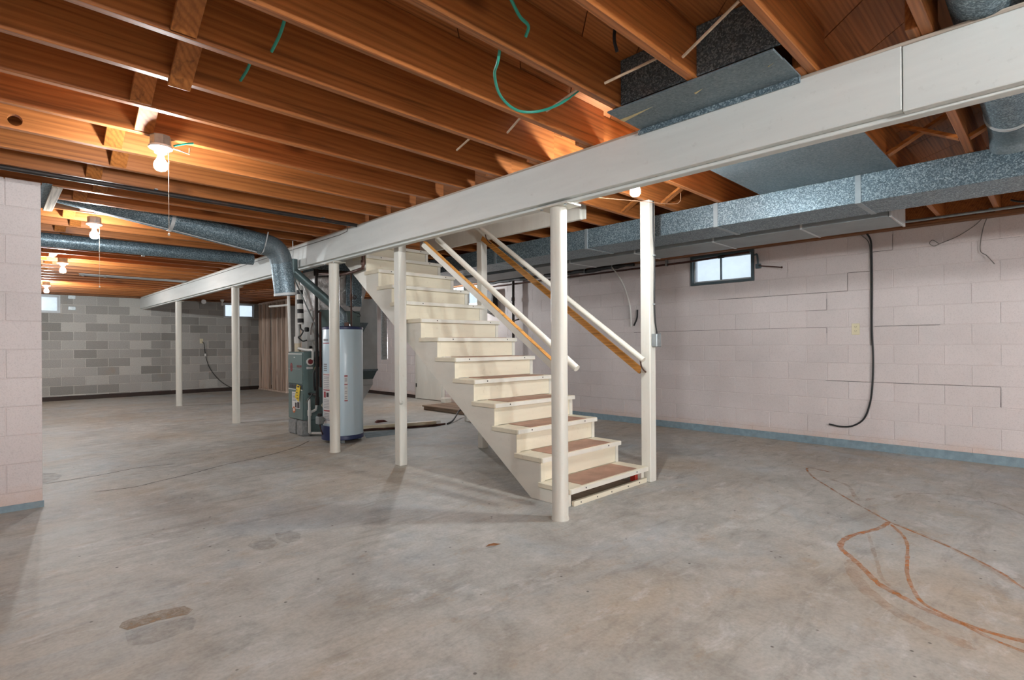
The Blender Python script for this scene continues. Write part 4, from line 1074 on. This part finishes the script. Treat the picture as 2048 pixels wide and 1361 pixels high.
tag(MB().tube(curve_pts([(6.62, .463, 2.30), (6.625, .50, 2.18), (6.625, .52, 1.99), (6.62, .475, 1.93), (6.61, .42, 1.845)], 6), .0035, 6).build('wire', 'grey_wire', smooth=True), 'thin wire on the upper pink wall bent outwards at its end', 'wire')
tag(MB().tube(curve_pts([(6.50, 4.56, 2.26), (6.53, 4.46, 2.12), (6.58, 4.38, 1.92), (6.61, 4.32, 1.65), (6.615, 4.31, 1.385)], 6), .010, 8).build('hanging_cable', 'white_cable', smooth=True), 'white cable hanging in front of the pink wall left of the square post', 'cable')
tag(MB().tube(curve_pts([(6.61, 4.20, 1.62), (6.61, 4.21, 1.50), (6.60, 4.255, 1.395)], 5), .012, 7).build('cable_end', 'black', smooth=True), 'short black cable end on the pink wall beside the square post', 'cable')
dp = tag(empty('wall_pipe', (6.5, 4.2, 2.2)), 'dark rusty pipe running along the top of the pink wall below the ducts', 'pipe')
MB().tube([(6.575, 8.0, 2.195), (6.575, 5.3, 2.198), (6.575, 3.38, 2.205), (6.575, 2.62, 2.232)], .013, 10).build('pipe', 'rust', dp, smooth=True)
for yy, zz in ((3.72, 2.203), (5.6, 2.198)): MB().box(6.555, 6.60, yy - .012, yy + .012, zz - .02, ZJ - .04).build('hanger', 'zinc', dp)
MB().tube([(6.575, 3.0, 2.2185), (6.575, 2.93, 2.221)], .02, 10).build('coupling', 'iron', dp, smooth=True)
rr = tag(empty('window_bracket', (6.6, 2.5, 2.05)), 'grey hook bracket with a rusty rod beside the right wall window', 'bracket')
MB().tube(curve_pts([(6.63, 2.575, 2.20), (6.615, 2.545, 2.20), (6.612, 2.535, 2.14), (6.612, 2.53, 2.07)], 4), .011, 8).build('hook', 'win_frame', rr, smooth=True)
MB().box(6.60, 6.637, 2.50, 2.56, 2.03, 2.085).build('bracket_plate', 'win_frame', rr, bevel=.004)
MB().tube([(6.612, 2.53, 2.062), (6.40, 2.19, 1.985)], .007, 8).build('rod', 'rust', rr, smooth=True)
MB().lathe([(.004, -.012), (.012, 0), (.004, .012)], (6.40, 2.19, 1.985), 8).build('rod_knob', 'rust', rr)
bk = tag(empty('black_wrap', (6.5, 5, 2.24)), 'lumpy black insulation hanging along the wall top under the return duct', 'insulation')
random.seed(3)
MB().tube([(6.53, 4.2 + .14 * i, 2.262 + random.uniform(-.012, .008)) for i in range(24)], [.026 + random.uniform(-.008, .012) for i in range(24)], 8).build('wrap', 'black', bk)
for yy in (4.55, 5.05): MB().box(6.49, 6.545, yy, yy + .01, 2.215, 2.30).build('strap', 'zinc', bk)
cw = tag(empty('conduit', (6.35, 0, 2.3)), 'grey metal conduit running under the joists along the top of the pink wall', 'pipe')
MB().tube([(6.345, YF, 2.294), (6.345, 6.0, 2.294)], .013, 12).build('tube', 'zinc', cw, smooth=True)
for yy in (.42, 1.6): MB().box(6.33, 6.36, yy, yy + .018, 2.30, ZJ - .001).build('clip', 'zinc', cw)
tag(MB().tube(curve_pts([(6.05, .28, 2.30), (6.02, .22, 2.27), (6.0, .12, 2.262), (6.0, .0, 2.25), (6.02, -.2, 2.262), (6.03, -.35, 2.30)], 5), .008, 7).build('drooping_cable', 'black', smooth=True), 'black cable drooping under the joists at the right edge', 'cable')
dpv = tag(empty('dark_standpipe', (6.45, 6.6, 0)), 'dark vertical pipe against the pink wall seen between the stair rails', 'pipe')
MB().tube([(6.55, 6.66, .0), (6.55, 6.65, 2.30)], .024, 12).build('pipe', 'iron', dpv, smooth=True)
for z in (.9, 1.9): MB().tube([(6.55, 6.657, z), (6.55, 6.656, z + .06)], .032, 12).build('coupling', 'iron', dpv, smooth=True)
ep_ = tag(empty('electric_panel', (6.6, 7.25, 1.9)), 'black box high on the pink wall behind the stair post', 'panel')
MB().box(6.52, 6.637, 7.14, 7.40, 1.72, 2.14).build('box', 'black', ep_, bevel=.004)
MB().box(6.512, 6.519, 7.16, 7.38, 1.74, 2.12).build('cover', 'slot', ep_, bevel=.003)
# switch box and cable on the newel post
sb = tag(empty('switch_box', (3.90, 2.31, 1.16)), 'grey metal switch box with cable on the square post', 'switch')
MB().box(3.878, 3.945, 2.285, 2.334, 1.108, 1.212).build('box', 'zinc', sb, bevel=.004)
MB().box(3.945, 3.9485, 2.288, 2.331, 1.106, 1.214).build('cover', 'galv_soft', sb, bevel=.001)
MB().tube([(3.949, 2.31, 1.162), (3.966, 2.31, 1.172)], .005, 8).build('toggle', 'ivory', sb)
MB().tube(curve_pts([(3.905, 2.326, 2.30), (3.905, 2.326, 2.05), (3.918, 2.325, 1.85), (3.912, 2.325, 1.50), (3.914, 2.322, 1.33), (3.925, 2.312, 1.214)], 6), .0065, 8).build('feed_cable', 'black', sb, smooth=True)
for z in (1.85, 1.45): MB().box(3.901, 3.927, 2.317, 2.334, z, z + .012).build('staple', 'zinc', sb)
# thin loose wire hanging between joists behind the beam
tag(MB().tube(curve_pts([(3.10, 2.48, 2.33), (3.12, 2.46, 2.24), (3.2, 2.40, 2.215), (3.6, 2.28, 2.235), (3.95, 2.20, 2.26), (4.05, 2.17, 2.29), (4.05, 2.16, 2.36)], 6), .003, 6).build('loose_wire', 'copper_wire', smooth=True), 'thin tan wire sagging below the joists behind the lit bulb', 'wire')
# stapled cable on the beam
tag(MB().tube([(2.566, 14.6, 2.262), (2.566, 12, 2.268), (2.566, 9, 2.262), (2.566, 6.4, 2.262), (2.566, 5.1, 2.258), (2.566, 4.95, 2.27), (2.566, 4.93, 2.33)], .0035, 6).build('stapled_wire', 'grey_wire', smooth=True), 'thin wire stapled along the upper edge of the white beam toward its far end', 'wire')
# green cables and wooden sticks through the joists
GC = [
    ([(1.50, 1.58, 2.375), (1.515, 1.62, 2.30), (1.57, 1.70, 2.29), (1.70, 1.80, 2.275), (1.85, 1.845, 2.27), (1.95, 1.80, 2.28), (2.00, 1.70, 2.30), (2.03, 1.60, 2.345)], 'green cable looping below the joists left of the metal boot'),
    ([(.83, 2.08, 2.40), (.845, 2.18, 2.375), (.85, 2.28, 2.35)], 'short cut green cable between joists above the bulb, nearest the camera'),
    ([(.84, 2.47, 2.41), (.85, 2.56, 2.385), (.85, 2.66, 2.365)], 'short cut green cable between joists, second from the camera'),
    ([(1.36, 1.40, 2.41), (1.46, 1.44, 2.385), (1.52, 1.45, 2.375), (1.53, 1.475, 2.345)], 'green cable end at the top edge near the middle of the picture'),
]
for pts, lb in GC:
    tag(MB().tube(curve_pts(pts, 6), .0065, 8).build('green_cable', 'green_cable', smooth=True), lb, 'cable')
STK = [((2.015, 1.80, 2.30), (2.0, 1.575, 2.335), 'pale stick under the joists at the end of the green cable loop'),
       ((2.03, 1.07, 2.295), (1.90, .785, 2.335), 'pale stick crossing in front of the right half of the metal boot'),
       ((1.98, 1.42, 2.295), (2.03, 1.19, 2.335), 'pale stick crossing in front of the left half of the metal boot'),
       ((2.06, 2.13, 2.30), (2.02, 1.985, 2.33), 'pale stick under the joists below the green cable loop'),
       ((2.04, 2.55, 2.31), (2.02, 2.40, 2.335), 'pale stick under the joists close to the beam, third from the metal boot')]
for p, q, lb in STK:
    tag(MB().tube([p, q], .006, 7).build('wooden_stick', 'stick', smooth=True), lb, 'stick')
tag(MB().tube(curve_pts([(1.83, 1.26, 2.42), (1.84, 1.27, 2.37), (1.86, 1.27, 2.33)], 4), .007, 7).build('black_cable', 'black', smooth=True), 'short black cable hanging between the joists left of the metal boot', 'cable')

# ------------------------------------------------------------------ marks on the floor
OR = [([(5.26, 1.40), (5.30, 1.60), (5.0, 1.48), (4.7, 1.27), (4.43, 1.07), (4.2, .88), (4.05, .757), (3.97, .66), (3.75, .40), (3.55, .22), (3.38, .12), (3.2, -.05)], .016, 'stain_orange'),
      ([(4.05, .757), (3.85, .78), (3.6, .86), (3.38, .86), (3.217, .757), (3.10, .68), (2.97, .594), (2.88, .48), (2.82, .40), (2.78, .25), (2.78, .11), (2.86, -.02)], .030, 'stain_orange'),
      ([(4.0, .74), (3.82, .65), (3.65, .60), (3.4, .56), (3.19, .525), (3.0, .47), (2.877, .413), (2.80, .30), (2.72, .19), (2.68, .05), (2.70, -.08)], .018, 'stain_orange'),
      ([(3.72, .80), (3.45, .72), (3.25, .66), (3.05, .60), (2.9, .50)], .018, 'stain_soft'),
      ([(4.05, .75), (3.85, .50), (3.6, .28), (3.40, .16)], .030, 'stain_soft'),
      ([(5.0, 1.35), (4.85, 1.18), (4.55, 1.06), (4.45, 1.0), (4.6, .95)], .03, 'stain_soft'),
      ([(4.7, .85), (4.9, .80), (5.1, .55), (5.0, .3), (4.7, .1)], .018, 'stain_soft'),
      ([(3.217, .757), (3.05, .72), (2.85, .62), (2.68, .44), (2.58, .22)], .06, 'stain_soft')]
for i, (p, w, mt) in enumerate(OR): ribbon(p, w, .0006 + .0001 * i, 'orange_stain', mt)
ribbon([(.60, 5.28), (.85, 5.24), (1.02, 5.31), (1.3, 5.42), (1.63, 5.60), (1.95, 5.70), (2.24, 5.84), (2.5, 6.02), (2.76, 6.29)], .012, .0008, 'crack', 'stain_dark')
ribbon([(.30, 5.9), (.7, 5.95), (1.0, 6.05), (1.3, 6.0)], .012, .0008, 'crack', 'stain_dark')
def mark(pts, z, name, mat):
    MB().add([(p[0], p[1], z) for p in pts], [tuple(range(len(pts)))]).build(name, mat, floor)
mark([(.376, 2.654), (.392, 2.693), (.417, 2.702), (.526, 2.699), (.609, 2.672), (.629, 2.608), (.601, 2.575), (.503, 2.602), (.396, 2.603)], .0009, 'scrape_mark', 'stain_patch')
mark([(.386, 2.59), (.5, 2.585), (.6, 2.553), (.616, 2.503), (.584, 2.424), (.438, 2.418), (.377, 2.469)], .0008, 'scrape_mark', 'stain_wet')
mark([(1.106, 3.306), (1.194, 3.275), (1.19, 3.15), (1.135, 3.079), (1.065, 3.108), (1.05, 3.22)], .0008, 'worn_spot', 'stain_wet')
mark([(1.238, 3.315), (1.323, 3.303), (1.345, 3.2), (1.302, 3.107), (1.225, 3.095), (1.21, 3.22)], .0008, 'worn_spot', 'stain_wet')
mark([(.30, 6.40), (.356, 6.42), (.437, 6.343), (.476, 6.17), (.431, 6.013), (.33, 5.94), (.25, 6.0)], .0008, 'worn_spot', 'stain_wet')

MB().add([(3.32, 5.95, .0009), (3.7, 5.92, .0009), (4.05, 6.12, .0009), (3.95, 6.28, .0009), (3.5, 6.36, .0009)], [(0, 1, 2, 3, 4)]).build('cement_patch', 'blue_patch', floor)
